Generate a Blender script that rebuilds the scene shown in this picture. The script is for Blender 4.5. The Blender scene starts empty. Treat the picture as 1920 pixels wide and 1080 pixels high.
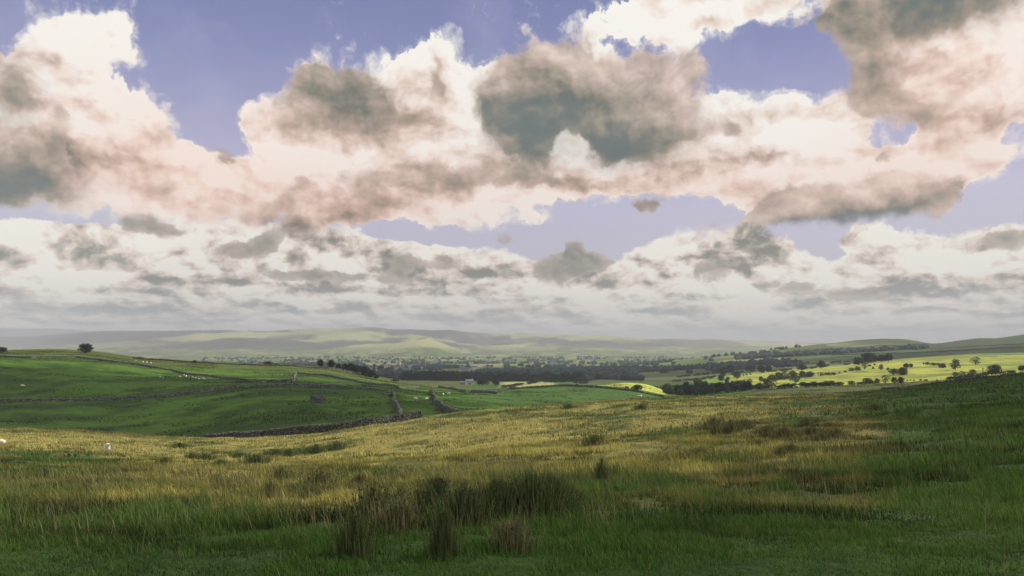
import bpy, bmesh, math, random
import numpy as np
from mathutils import Vector, Matrix

# ------------------------------------------------------------------ camera
sc = bpy.context.scene
COL = sc.collection
F = 1507.0            # focal length in photo pixels (1920 wide)
HY = 650.0            # eye-level row of the photo
cam_d = bpy.data.cameras.new('camera')
cam_d.sensor_width = 36.0
cam_d.lens = 36.0 * F / 1920.0
cam_d.shift_y = (HY - 540.0) / 1920.0
cam_d.clip_start = 0.1
cam_d.clip_end = 90000.0
cam = bpy.data.objects.new('camera', cam_d)
cam.rotation_euler = (math.radians(90), 0, 0)
COL.objects.link(cam)
sc.camera = cam

# ------------------------------------------------------------------ sun and exposure
SUN_AZ, SUN_EL = math.radians(78), math.radians(40)     # clockwise from the view axis (+Y)
SUN = Vector((math.sin(SUN_AZ) * math.cos(SUN_EL), math.cos(SUN_AZ) * math.cos(SUN_EL), math.sin(SUN_EL)))
ld = bpy.data.lights.new('sun', 'SUN')
ld.energy = 4.8
ld.angle = math.radians(0.6)
ld.color = (1.0, 0.94, 0.82)
lo = bpy.data.objects.new('sun', ld)
lo.rotation_euler = SUN.to_track_quat('Z', 'Y').to_euler()
lo.location = (0, 0, 60)
COL.objects.link(lo)
sc.view_settings.view_transform = 'Standard'
sc.view_settings.look = 'None'
sc.view_settings.exposure = 0.0
sc.view_settings.gamma = 1.0


# ------------------------------------------------------------------ node helper
def srgb(r, g, b):
    f = lambda c: (c / 255 / 12.92) if c / 255 <= 0.04045 else ((c / 255 + 0.055) / 1.055) ** 2.4
    return (f(r), f(g), f(b), 1.0)


class G:
    """Small expression builder over a node tree."""
    def __init__(self, nt):
        self.nt = nt

    def put(self, sock, v):
        if hasattr(v, 'is_output'):
            self.nt.links.new(v, sock)
        elif v is not None:
            sock.default_value = v

    def m(self, op, a, b=None, c=None, clamp=False):
        n = self.nt.nodes.new('ShaderNodeMath')
        n.operation = op
        n.use_clamp = clamp
        for i, v in enumerate((a, b, c)):
            if v is not None:
                self.put(n.inputs[i], v)
        return n.outputs[0]

    def add(self, a, b): return self.m('ADD', a, b)
    def sub(self, a, b): return self.m('SUBTRACT', a, b)
    def mul(self, a, b): return self.m('MULTIPLY', a, b)
    def mad(self, a, b, c): return self.m('MULTIPLY_ADD', a, b, c)

    def v(self, op, a, b=None, c=None, out=0):
        n = self.nt.nodes.new('ShaderNodeVectorMath')
        n.operation = op
        for i, x in enumerate((a, b, c)):
            if x is not None:
                self.put(n.inputs[i], x)
        return n.outputs[out]

    def xyz(self, x, y, z=0.0):
        n = self.nt.nodes.new('ShaderNodeCombineXYZ')
        for i, q in enumerate((x, y, z)):
            self.put(n.inputs[i], q)
        return n.outputs[0]

    def sep(self, a):
        n = self.nt.nodes.new('ShaderNodeSeparateXYZ')
        self.put(n.inputs[0], a)
        return n.outputs

    def noise(self, p, scale, detail=4.0, rough=0.5, col=False, dist=0.0, dim='3D', lac=2.0):
        n = self.nt.nodes.new('ShaderNodeTexNoise')
        n.noise_dimensions = dim
        self.put(n.inputs['Vector'], p)
        n.inputs['Scale'].default_value = scale
        n.inputs['Detail'].default_value = detail
        n.inputs['Roughness'].default_value = rough
        n.inputs['Lacunarity'].default_value = lac
        n.inputs['Distortion'].default_value = dist
        return n.outputs['Color' if col else 'Fac']

    def voro(self, p, scale, detail=2.0, rough=0.5, smooth=None, dim='2D', rnd=1.0):
        n = self.nt.nodes.new('ShaderNodeTexVoronoi')
        n.voronoi_dimensions = dim
        n.feature = 'F1' if smooth is None else 'SMOOTH_F1'
        self.put(n.inputs['Vector'], p)
        n.inputs['Scale'].default_value = scale
        n.inputs['Detail'].default_value = detail
        n.inputs['Roughness'].default_value = rough
        n.inputs['Randomness'].default_value = rnd
        if smooth is not None:
            n.inputs['Smoothness'].default_value = smooth
        return n.outputs['Distance']

    def rng(self, x, a, b, c=0.0, d=1.0, smooth=False):
        n = self.nt.nodes.new('ShaderNodeMapRange')
        n.interpolation_type = 'SMOOTHSTEP' if smooth else 'LINEAR'
        self.put(n.inputs[0], x)
        for i, q in enumerate((a, b, c, d)):
            self.put(n.inputs[i + 1], q)
        return n.outputs[0]

    def ramp(self, x, stops):
        n = self.nt.nodes.new('ShaderNodeValToRGB')
        self.put(n.inputs[0], x)
        e = n.color_ramp.elements
        while len(e) < len(stops):
            e.new(0.5)
        for k, (p, c) in enumerate(stops):
            e[k].position = p
            e[k].color = c
        return n.outputs[0]

    def mix(self, f, a, b, mode='MIX'):
        n = self.nt.nodes.new('ShaderNodeMix')
        n.data_type = 'RGBA'
        n.blend_type = mode
        n.clamp_factor = True
        self.put(n.inputs[0], f)
        self.put(n.inputs[6], a)
        self.put(n.inputs[7], b)
        return n.outputs[2]

    def attr(self, name, out='Color', kind='GEOMETRY'):
        n = self.nt.nodes.new('ShaderNodeAttribute')
        n.attribute_name = name
        n.attribute_type = kind
        return n.outputs[out]

    def after(self, p, acc):
        """The vector p again, but evaluated only once acc is known (keeps the shader's stack small)."""
        return self.v('MULTIPLY_ADD', acc, (1e-9, 1e-9, 0), p)

    def blobs(self, p, items, start=0.0):
        """Sum of soft ellipses: (px, py, half width, half height, weight, tilt degrees)."""
        acc = start
        for k, it in enumerate(items):
            if k % 5 == 0 and hasattr(acc, 'is_output'):
                p = self.after(p, acc)
            px, py, rx, ry, w = it[:5]
            tilt = it[5] if len(it) > 5 else 0.0
            u, vv = (px - 960) / F, (HY - py) / F
            az = math.atan(u)
            el = math.atan(vv * math.cos(az))
            ca = math.cos(az)
            sx, sy = 1.2 * rx * ca * ca / F, 1.2 * ry * ca / F
            if tilt:
                n = self.nt.nodes.new('ShaderNodeMapping')
                n.vector_type = 'TEXTURE'
                self.put(n.inputs['Vector'], p)
                n.inputs['Location'].default_value = (az, el, 0)
                n.inputs['Rotation'].default_value = (0, 0, math.radians(tilt))
                n.inputs['Scale'].default_value = (sx, sy, 1.0)
                o = n.outputs[0]
            else:
                o = self.v('MULTIPLY_ADD', p, (1 / sx, 1 / sy, 0), (-az / sx, -el / sy, 0))
            q = self.v('DOT_PRODUCT', o, o, out=1)
            g = self.m('POWER', 0.36788, q)
            acc = self.mad(g, w, acc)
        return acc


# ------------------------------------------------------------------ world: Nishita sky with drifting cumulus
W = bpy.data.worlds.new('World')
sc.world = W
W.use_nodes = True
nt = W.node_tree
nt.nodes.clear()
g = G(nt)
tc = nt.nodes.new('ShaderNodeTexCoord')
sky = nt.nodes.new('ShaderNodeTexSky')
sky.sky_type = 'NISHITA'
sky.sun_disc = False
sky.sun_elevation = SUN_EL
sky.sun_rotation = SUN_AZ
sky.air_density = 1.0
sky.dust_density = 1.2
d = g.v('NORMALIZE', tc.outputs['Generated'])
dx, dy, dz = g.sep(d)
az = g.m('ARCTAN2', dx, dy)
el = g.m('ARCSINE', dz)
P = g.xyz(az, el)

# slow and fine turbulence that frays every cloud outline
def turb(p):
    w1 = g.v('SUBTRACT', g.noise(p, 8.0, 2, 0.5, col=True, dim='2D'), (0.5, 0.5, 0.5))
    w2 = g.v('SUBTRACT', g.noise(p, 30.0, 3, 0.6, col=True, dim='2D'), (0.5, 0.5, 0.5))
    return w1, w2


def billow(p, s, n=3):
    """Rounded puffs with sharp creases between them."""
    acc = None
    amp = 1.0
    for i in range(n):
        x = g.m('ABSOLUTE', g.mad(g.noise(p, s, 0, 0.5, dim='2D'), 2.0, -1.0))
        acc = g.mul(x, amp) if acc is None else g.mad(x, amp, acc)
        s *= 2.13
        amp *= 0.55
    return acc            # about 0 .. 1.2, mean about 0.4


def clear_air(e, p=None):
    ts = g.ramp(g.rng(e, 0.0, 0.45), [(0.0, srgb(208, 203, 210)), (0.38, srgb(206, 203, 226)), (0.58, srgb(170, 170, 208)),
                                      (0.78, srgb(134, 142, 190)), (1.0, srgb(108, 120, 172))])
    nish = g.v('MULTIPLY', sky.outputs[0], (0.12, 0.085, 0.085))
    air = g.mix(0.85, nish, ts)
    if p is not None:
        wisp = g.rng(g.noise(p, 6.0, 6, 0.6, dim='2D'), 0.5, 0.8, 0, 0.22)
        air = g.mix(wisp, air, srgb(206, 202, 224))
    return air


def background(col):
    b = nt.nodes.new('ShaderNodeBackground')
    g.put(b.inputs[0], col)
    b.inputs[1].default_value = 1.0
    return b.outputs[0]


def mix_shader(f, a, b):
    n = nt.nodes.new('ShaderNodeMixShader')
    g.put(n.inputs[0], f)
    nt.links.new(a, n.inputs[1])
    nt.links.new(b, n.inputs[2])
    return n.outputs[0]


# ======== upper sky: big drifting cumulus
w1, w2 = turb(P)
PA = g.v('MULTIPLY_ADD', w2, (0.030, 0.024, 0), g.v('MULTIPLY_ADD', w1, (0.045, 0.030, 0), P))
PW = g.v('MULTIPLY_ADD', w2, (0.009, 0.009, 0), g.v('MULTIPLY_ADD', w1, (0.022, 0.022, 0), P))
nb = billow(PW, 17.0, 4)
nb_l = billow(g.v('ADD', PW, (0.0045, 0.0070, 0)), 17.0, 3)
relief = g.sub(nb, nb_l)
nf = g.noise(PW, 46.0, 5, 0.62, dim='2D')
PS = g.v('MULTIPLY', PW, (1.0, 1.5, 1))
ns = g.noise(PS, 11.0, 4, 0.55, dim='2D')
lift = g.sub(ns, g.noise(g.v('ADD', PS, (0.010, 0.022, 0)), 11.0, 4, 0.55, dim='2D'))   # + on the sunward, upper side of each mass

A1 = [
    (110, 110, 62, 62, 1.0), (170, 55, 55, 30, 1.0), (225, 70, 28, 40, 0.9), (130, 190, 95, 80, 1.0), (230, 240, 100, 60, 1.0), (300, 215, 45, 45, 0.8),
    (130, 310, 150, 70, 1.0), (30, 170, 60, 60, 0.9), (30, 280, 90, 110, 1.0),
    (478, 228, 34, 32, 1.7), (400, 345, 150, 55, 1.0), (560, 330, 160, 45, 1.1), (330, 300, 90, 18, 0.5),
    (700, 250, 150, 60, 1.0), (580, 190, 62, 62, 0.95), (770, 150, 60, 45, 1.0), (830, 130, 40, 30, 0.8), (850, 190, 90, 60, 1.0), (930, 140, 18, 26, 0.5),
    (905, 280, 90, 60, 1.0), (1105, 115, 30, 26, 0.9), (1130, 235, 185, 100, 0.9), (1120, 325, 180, 34, 1.0), (1010, 130, 70, 30, 0.6),
    (1370, 240, 100, 50, 1.0), (1500, 215, 100, 40, 0.9), (1540, 300, 230, 70, 1.1), (1400, 345, 120, 28, 0.8),
    (1745, 270, 26, 34, 0.9), (1840, 300, 60, 26, 0.9), (1720, 340, 90, 50, 0.8),
    (1220, 25, 130, 35, 0.9), (1270, 85, 28, 45, 0.6), (1420, 10, 160, 44, 0.8),
    (1640, 70, 80, 90, 0.9), (1800, 60, 180, 90, 1.2), (1840, 190, 130, 80, 1.1), (1720, 150, 70, 50, 0.6),
    (300, 400, 90, 50, 0.9), (480, 410, 130, 50, 1.0), (640, 395, 90, 50, 0.9), (800, 375, 150, 26, 1.0), (880, 412, 130, 22, 0.9), (1000, 422, 36, 16, 0.7),
    (1415, 165, 40, 14, 0.35), (1350, 160, 20, 14, 0.35), (1490, 395, 110, 46, 1.0), (1620, 365, 130, 45, 1.0), (1450, 425, 50, 26, 0.6),
    (408, 160, 104, 150, -1.0), (5, 62, 34, 48, -0.9), (1440, 125, 130, 50, -1.0), (1560, 130, 50, 50, -0.6), (1690, 240, 62, 36, -1.4), (1630, 198, 36, 20, -0.7), (1760, 255, 40, 14, -0.6), (1860, 375, 90, 34, -0.9), (1180, 432, 250, 34, -1.2), (120, 412, 120, 18, -0.7), (1895, 250, 28, 22, -0.7), (1050, 40, 90, 40, -0.3),
    (1060, 400, 60, 16, -0.5), (1300, 405, 80, 26, -0.8), (420, 225, 26, 40, -0.3), (385, 262, 60, 22, -0.5), (905, 112, 26, 20, -0.5), (700, 438, 60, 14, -0.8), (230, 405, 40, 14, -0.5), (185, 175, 20, 16, -0.35),
]
c1 = g.blobs(PA, A1)
dens1 = g.mad(ns, 0.9, g.add(g.mad(nb, 0.42, c1), g.mad(nf, 0.75, -0.995)))
soft = g.rng(ns, 0.36, 0.62, 0.09, 0.46)                 # some rims are crisp, some dissolve
alpha1 = g.rng(dens1, 0.44, g.add(soft, 0.44), smooth=True)
veil = g.mul(g.rng(dens1, 0.19, 0.56, smooth=True), g.rng(nf, 0.38, 0.66, 0.08, 0.62))   # thin shreds round the edges
alpha1 = g.m('MAXIMUM', alpha1, veil)
S1 = [
    (25, 185, 60, 45, 0.3), (20, 335, 90, 55, 0.4), (90, 285, 70, 50, 0.35), (190, 330, 120, 26, 0.3), (300, 310, 100, 20, 0.2),
    (640, 190, 85, 42, 0.3), (560, 178, 50, 28, 0.2), (680, 240, 120, 34, 0.35), (822, 160, 14, 30, 0.45), (800, 325, 100, 26, 0.42), (870, 332, 60, 16, 0.3),
    (1120, 165, 190, 60, 0.2), (960, 300, 26, 30, 0.2), (1270, 240, 50, 50, 0.2),
    (1150, 345, 150, 18, 0.35), (1360, 305, 100, 16, 0.28), (1365, 235, 34, 12, 0.35), (1420, 295, 40, 8, 0.4),
    (1610, 100, 70, 90, 0.38), (1740, 25, 150, 38, 0.3), (1640, 170, 70, 50, 0.2), (1745, 205, 70, 36, 0.38), (1900, 60, 50, 30, -0.1),
    (1500, 432, 80, 20, 0.2, 10), (1560, 385, 110, 30, 0.22, 14),
    (300, 425, 80, 24, 0.42), (540, 425, 80, 30, 0.38), (700, 385, 34, 46, 0.45), (575, 350, 22, 18, 0.45), (640, 400, 40, 30, 0.25), (430, 390, 60, 20, 0.2),
    (170, 90, 80, 60, -0.3), (1105, 112, 26, 22, -0.5), (560, 310, 120, 24, -0.42), (360, 350, 60, 20, -0.2), (1520, 245, 90, 30, -0.5), (1640, 320, 90, 20, -0.25), (880, 190, 40, 60, -0.35), (230, 250, 70, 40, -0.15), (880, 405, 80, 16, -0.2),
    (1740, 270, 24, 30, -0.3), (1240, 20, 120, 30, -0.1),
]
sB = g.blobs(g.after(PA, c1), S1)
s1 = g.mad(lift, -1.6, g.mad(relief, -0.24, g.add(sB, 0.03)))
s1 = g.mad(nf, -0.12, g.add(s1, 0.06))
s1 = g.add(s1, g.rng(dens1, 0.5, 1.0, -0.14, 0.06))
warm = g.ramp(s1, [(0.0, srgb(255, 251, 243)), (0.2, srgb(246, 230, 218)), (0.42, srgb(216, 194, 180)), (0.64, srgb(174, 157, 140)),
                   (0.85, srgb(128, 122, 107)), (1.0, srgb(104, 106, 98))])
teal = g.blobs(g.after(PA, sB), [(30, 350, 90, 45, 0.9), (10, 180, 50, 50, 0.6), (1000, 240, 50, 50, 0.9), (1165, 275, 60, 28, 1.0), (1760, 10, 120, 35, 0.9)])
warm = g.mix(g.mul(teal, 0.6), warm, srgb(88, 114, 118))
pink = g.blobs(g.after(P, teal), [(300, 270, 200, 120, 0.6), (480, 370, 300, 70, 0.75), (700, 230, 180, 60, 0.35), (1800, 190, 180, 150, 0.75), (1500, 350, 300, 50, 0.6), (830, 390, 240, 50, 0.4), (1200, 340, 200, 40, 0.4)])
col1 = g.mix(pink, warm, g.mix(1.0, warm, (1.0, 0.85, 0.81, 1), 'MULTIPLY'))
upper = g.mix(alpha1, clear_air(el, PA), col1)
# thick shaded clouds in front of the bright ones
A2 = [(1010, 150, 62, 60, 1.0), (1040, 120, 40, 30, 0.7), (1120, 170, 110, 50, 1.0), (1230, 190, 80, 75, 1.0), (960, 200, 55, 50, 0.9), (985, 255, 45, 50, 0.9), (1160, 255, 100, 42, 1.0), (1205, 130, 16, 20, 0.4), (1060, 275, 34, 26, -0.7),
      (655, 178, 66, 40, 1.0), (580, 175, 52, 34, 0.95), (620, 205, 60, 28, 0.7), (700, 215, 60, 26, 0.6), (822, 160, 16, 30, 0.75, 10), (790, 182, 30, 10, 0.4),
      (1480, 425, 70, 30, 1.0, 10), (1590, 405, 110, 30, 1.0, 16), (1720, 360, 80, 42, 1.0, 14), (1640, 375, 100, 34, 0.8), (1480, 385, 50, 26, 0.8, 20), (1820, 400, 50, 14, -0.3),
      (20, 180, 60, 46, 0.9), (15, 340, 90, 48, 1.0), (100, 270, 26, 46, 0.7, -20), (70, 330, 50, 34, 0.7),
      (1760, 20, 140, 48, 1.0), (1620, 90, 55, 90, 0.7), (1640, 170, 60, 30, 0.6), (1740, 205, 70, 34, 0.75), (1600, 30, 80, 30, 0.6),
      (860, 330, 110, 20, 0.7), (700, 365, 30, 46, 0.8), (575, 352, 22, 20, 0.75), (1400, 298, 60, 10, 0.6), (1368, 235, 30, 12, 0.6), (405, 300, 26, 24, 0.75), (290, 345, 34, 18, 0.6), (520, 385, 34, 26, 0.7), (430, 400, 46, 16, 0.6), (1010, 345, 60, 14, 0.5), (1660, 290, 34, 12, 0.5), (1222, 384, 34, 14, 0.72, 14), (1196, 398, 16, 16, 0.55), (640, 330, 20, 16, 0.5)]
c2 = g.blobs(g.after(PA, pink), A2)
dens2 = g.mad(ns, 0.7, g.add(g.mad(nb, 0.34, c2), g.mad(nf, 0.6, -0.786)))
alpha2 = g.mul(g.rng(dens2, 0.40, g.add(soft, 0.54), smooth=True), 0.94)
S2 = [(1010, 248, 60, 44, 0.42), (1170, 270, 66, 32, 0.42), (940, 200, 40, 40, 0.3), (1100, 215, 110, 30, 0.2), (1060, 120, 160, 36, -0.18), (1260, 170, 60, 60, -0.2),
      (650, 195, 70, 26, 0.35), (590, 160, 60, 20, 0.05), (700, 220, 60, 20, -0.1),
      (1510, 437, 90, 13, 0.50, 10), (1640, 402, 110, 13, 0.60, 18), (1720, 330, 90, 26, -0.35), (1560, 375, 110, 18, -0.28, 16), (1460, 390, 40, 20, -0.15),
      (20, 350, 70, 36, 0.50), (10, 185, 60, 30, 0.25), (95, 265, 50, 40, -0.05), (1770, 5, 140, 34, 0.42), (1620, 120, 60, 80, -0.05), (1740, 205, 80, 40, -0.15), (860, 335, 60, 12, 0.1), (1400, 300, 80, 20, -0.12), (700, 350, 40, 40, -0.1)]
s2 = g.add(g.blobs(g.after(PA, c2), S2), 0.52)
s2 = g.mad(lift, -1.3, g.mad(relief, -0.20, g.mad(g.sub(nf, 0.5), -0.22, s2)))
s2 = g.add(s2, g.rng(dens2, 0.5, 1.0, -0.14, 0.04))
sh2 = g.ramp(s2, [(0.0, srgb(244, 226, 214)), (0.25, srgb(216, 194, 180)), (0.5, srgb(182, 164, 150)), (0.72, srgb(146, 138, 122)), (0.9, srgb(112, 116, 106)), (1.0, srgb(96, 108, 104))])
sh2 = g.mix(g.mul(g.mul(teal, 0.6), g.rng(s2, 0.55, 0.95)), sh2, srgb(98, 112, 112))
col2 = g.mix(pink, sh2, g.mix(1.0, sh2, (1.0, 0.90, 0.85, 1), 'MULTIPLY'))
upper = g.mix(alpha2, upper, col2)
UP = background(upper)

# ======== lower sky: ranks of flat-based cumulus, foreshortened towards the horizon
ly = g.mul(g.m('LOGARITHM', g.m('MAXIMUM', g.add(el, 0.022), 0.002), math.e), 0.17)
v1, v2 = turb(g.v('MULTIPLY', P, (1.0, 1.6, 1)))
Q = g.v('MULTIPLY_ADD', v2, (0.010, 0.014, 0), g.v('MULTIPLY_ADD', v1, (0.022, 0.018, 0), g.xyz(az, ly)))
PB = g.v('MULTIPLY_ADD', v2, (0.024, 0.012, 0), g.v('MULTIPLY_ADD', v1, (0.03, 0.014, 0), P))
lb = billow(Q, 19.0, 4)
lb_l = billow(g.v('ADD', Q, (0.003, 0.010, 0)), 19.0, 3)
la = g.noise(Q, 12.5, 6, 0.56, dim='2D')
la_u = g.noise(g.v('ADD', Q, (0.006, 0.018, 0)), 12.5, 6, 0.56, dim='2D')
lf = g.noise(Q, 60.0, 4, 0.6, dim='2D')
streak = g.noise(g.v('MULTIPLY', g.v('MULTIPLY_ADD', v1, (0.02, 0.006, 0), P), (1.0, 12.0, 1)), 6.0, 5, 0.55, dim='2D')
A3 = [(100, 500, 260, 75, 1.2), (350, 520, 260, 80, 1.2), (640, 520, 110, 75, 0.9), (560, 470, 140, 50, 0.8), (760, 500, 60, 40, 0.8), (840, 520, 110, 50, 0.9), (960, 520, 40, 40, 0.7),
      (1000, 565, 600, 50, 1.3), (1240, 510, 90, 45, 0.9), (1330, 480, 70, 50, 1.0), (1400, 500, 70, 60, 0.9), (1480, 530, 80, 50, 0.8),
      (1640, 470, 50, 40, 1.0), (1690, 510, 100, 60, 0.9), (1830, 500, 110, 60, 0.9), (1880, 560, 150, 60, 1.0), (1500, 575, 400, 50, 1.0), (300, 590, 500, 60, 1.2), (1100, 630, 1300, 50, 1.6),
      (100, 440, 160, 14, 0.6), (1890, 445, 40, 22, 0.7),
      (1560, 480, 40, 20, -0.7), (780, 440, 90, 16, -0.9), (1000, 470, 40, 24, -0.5), (1150, 460, 60, 20, -0.4), (120, 405, 110, 18, -0.8)]
c3 = g.blobs(g.after(PB, lb_l), A3)
dens3 = g.mad(la, 0.8, g.add(g.mad(lb, 0.35, c3), g.mad(lf, 0.5, -0.80)))
alpha3 = g.rng(dens3, 0.40, 0.68, smooth=True)
S3 = [(600, 523, 140, 14, 0.45), (330, 568, 200, 12, 0.35), (470, 578, 130, 10, 0.3), (850, 548, 160, 9, 0.35), (750, 500, 40, 30, 0.3), (840, 500, 34, 12, 0.3),
      (1330, 518, 90, 16, 0.4), (1380, 490, 50, 26, 0.3), (1600, 555, 70, 9, 0.45), (1850, 582, 160, 20, 0.35), (1200, 592, 240, 16, 0.35), (60, 590, 200, 22, 0.35),
      (250, 484, 140, 8, 0.25), (1890, 458, 50, 14, 0.5), (1440, 470, 30, 30, 0.2), (450, 472, 40, 20, 0.3),
      (1640, 460, 34, 22, -0.5), (1300, 462, 60, 18, -0.35), (330, 460, 20, 12, -0.3), (160, 515, 60, 16, -0.3), (1420, 560, 60, 20, -0.45), (1240, 500, 60, 14, -0.3),
      (500, 548, 120, 10, -0.2), (1820, 520, 60, 18, -0.15), (1230, 535, 80, 12, -0.15)]
s3 = g.add(g.blobs(g.after(PB, c3), S3), 0.27)
s3 = g.mad(g.sub(lb, lb_l), -0.48, s3)
s3 = g.mad(g.mul(g.sub(streak, 0.5), g.rng(el, 0.04, 0.12, 2.0, 0.35)), 0.9, s3)
s3 = g.mad(g.sub(la, la_u), -3.8, g.mad(la, -0.6, g.add(s3, 0.27)))
s3 = g.mad(lf, -0.22, g.add(s3, 0.11))
s3 = g.add(s3, g.rng(dens3, 0.5, 0.9, -0.22, 0.0))
lowc = g.ramp(s3, [(0.0, srgb(255, 250, 238)), (0.3, srgb(240, 224, 210)), (0.55, srgb(208, 193, 178)), (0.8, srgb(162, 156, 142)), (1.0, srgb(130, 128, 116))])
hor = g.ramp(s3, [(0.0, srgb(248, 240, 226)), (0.5, srgb(210, 205, 194)), (1.0, srgb(156, 163, 164))])
col3 = g.mix(g.rng(el, 0.085, 0.03, 0, 0.9, smooth=True), lowc, hor)
lower0 = g.mix(alpha3, clear_air(el), col3)
# small dark cloudlets hanging in front of them
A4 = [(1040, 506, 44, 19, 1.2, 8), (1066, 478, 20, 26, 1.1), (1104, 490, 44, 13, 1.1, -8), (265, 418, 40, 20, 1.0), (240, 405, 12, 20, 0.6), (330, 430, 34, 12, 0.7),
      (450, 470, 44, 18, 1.0, 14), (500, 452, 28, 12, 0.7), (545, 514, 70, 11, 0.8), (640, 524, 80, 10, 0.7), (540, 430, 50, 18, 0.6),
      (945, 448, 26, 14, 0.7, -12), (748, 500, 32, 30, 0.8), (828, 497, 28, 14, 0.8),
      (1890, 450, 50, 20, 0.9), (1430, 537, 24, 8, 0.7), (1490, 540, 34, 11, 0.7), (1605, 553, 70, 11, 0.8), (1345, 508, 60, 20, 0.8, 14)]
c4 = g.blobs(g.after(PB, s3), A4)
dens4 = g.add(c4, g.add(g.mul(g.sub(lb, 0.4), 0.35), g.mul(g.sub(lf, 0.5), 0.7)))
alpha4 = g.rng(dens4, 0.44, 0.70, 0, 0.92, smooth=True)
s4 = g.mad(g.sub(lb, lb_l), -0.4, g.mad(g.sub(lf, 0.5), -0.3, g.rng(dens4, 0.4, 1.25, 0.30, 0.85)))
col4 = g.ramp(s4, [(0.0, srgb(226, 212, 200)), (0.4, srgb(190, 176, 163)), (0.7, srgb(156, 148, 133)), (1.0, srgb(124, 122, 108))])
LOW = background(g.mix(alpha4, lower0, col4))

# ======== the rest of the sky: broken cloud all round
dome = g.noise(g.v('MULTIPLY', d, (1.0, 1.0, 2.0)), 3.2, 4, 0.55)
REST = background(g.mix(g.rng(dome, 0.42, 0.6, 0, 1, smooth=True), clear_air(g.rng(el, 0, 1.2, 0.1, 0.45)), srgb(232, 224, 214)))

band = g.rng(g.mad(g.noise(P, 20.0, 3, 0.6, dim='2D'), 0.05, el), 0.158, 0.178, smooth=True)
front = mix_shader(band, LOW, UP)
side = g.m('MAXIMUM', g.rng(g.m('ABSOLUTE', az), 0.70, 0.95, smooth=True), g.rng(el, 0.47, 0.62, smooth=True))
side = g.m('MAXIMUM', side, g.rng(el, -0.02, -0.05))
wo = nt.nodes.new('ShaderNodeOutputWorld')
nt.links.new(mix_shader(side, front, REST), wo.inputs[0])
W.cycles.sampling_method = 'NONE'
sc.cycles.use_denoising = True
sc.cycles.max_bounces = 4
sc.cycles.diffuse_bounces = 2


# ------------------------------------------------------------------ numeric noise
def _hash(ix, iy, seed):
    h = (ix.astype(np.int64) * 374761393 + iy.astype(np.int64) * 668265263 + seed * 974711) & 0xFFFFFFFF
    h = ((h ^ (h >> 13)) * 1274126177) & 0xFFFFFFFF
    return ((h ^ (h >> 16)) & 0xFFFF) / 65535.0


def vnoise(x, y, seed=0):
    ix, iy = np.floor(x), np.floor(y)
    fx, fy = x - ix, y - iy
    fx = fx * fx * fx * (fx * (fx * 6 - 15) + 10)
    fy = fy * fy * fy * (fy * (fy * 6 - 15) + 10)
    a, b = _hash(ix, iy, seed), _hash(ix + 1, iy, seed)
    c, e = _hash(ix, iy + 1, seed), _hash(ix + 1, iy + 1, seed)
    return (a * (1 - fx) + b * fx) * (1 - fy) + (c * (1 - fx) + e * fx) * fy


def fbm(x, y, size, octs=4, seed=0, rough=0.5):
    """0..1 fractal noise with features of about the given size in metres."""
    s, amp, tot, acc = 1.0 / size, 1.0, 0.0, 0.0
    for k in range(octs):
        cx, sx = math.cos(0.6 * k), math.sin(0.6 * k)
        acc = acc + amp * vnoise((x * cx - y * sx) * s + 17.3 * k, (x * sx + y * cx) * s - 9.1 * k, seed + 31 * k)
        tot += amp
        amp *= rough
        s *= 2.07
    return acc / tot


def sstep(x, a, b):
    t = np.clip((x - a) / (b - a), 0, 1)
    return t * t * (3 - 2 * t)


def cells(x, y, size, seed=0):
    """Voronoi cells: (random value of the cell, distance to the nearest border in metres)."""
    gx, gy = x / size, y / size
    ix, iy = np.floor(gx), np.floor(gy)
    d1 = np.full(x.shape, 1e9)
    d2 = np.full(x.shape, 1e9)
    val = np.zeros(x.shape)
    for i in (-1, 0, 1):
        for j in (-1, 0, 1):
            cx, cy = ix + i, iy + j
            px_ = cx + 0.1 + 0.8 * _hash(cx, cy, seed)
            py_ = cy + 0.1 + 0.8 * _hash(cx, cy, seed + 5)
            dd = np.hypot(gx - px_, gy - py_)
            near = dd < d1
            d2 = np.where(near, d1, np.minimum(d2, dd))
            val = np.where(near, _hash(cx, cy, seed + 9), val)
            d1 = np.where(near, dd, d1)
    return val, (d2 - d1) * size * 0.5


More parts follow.
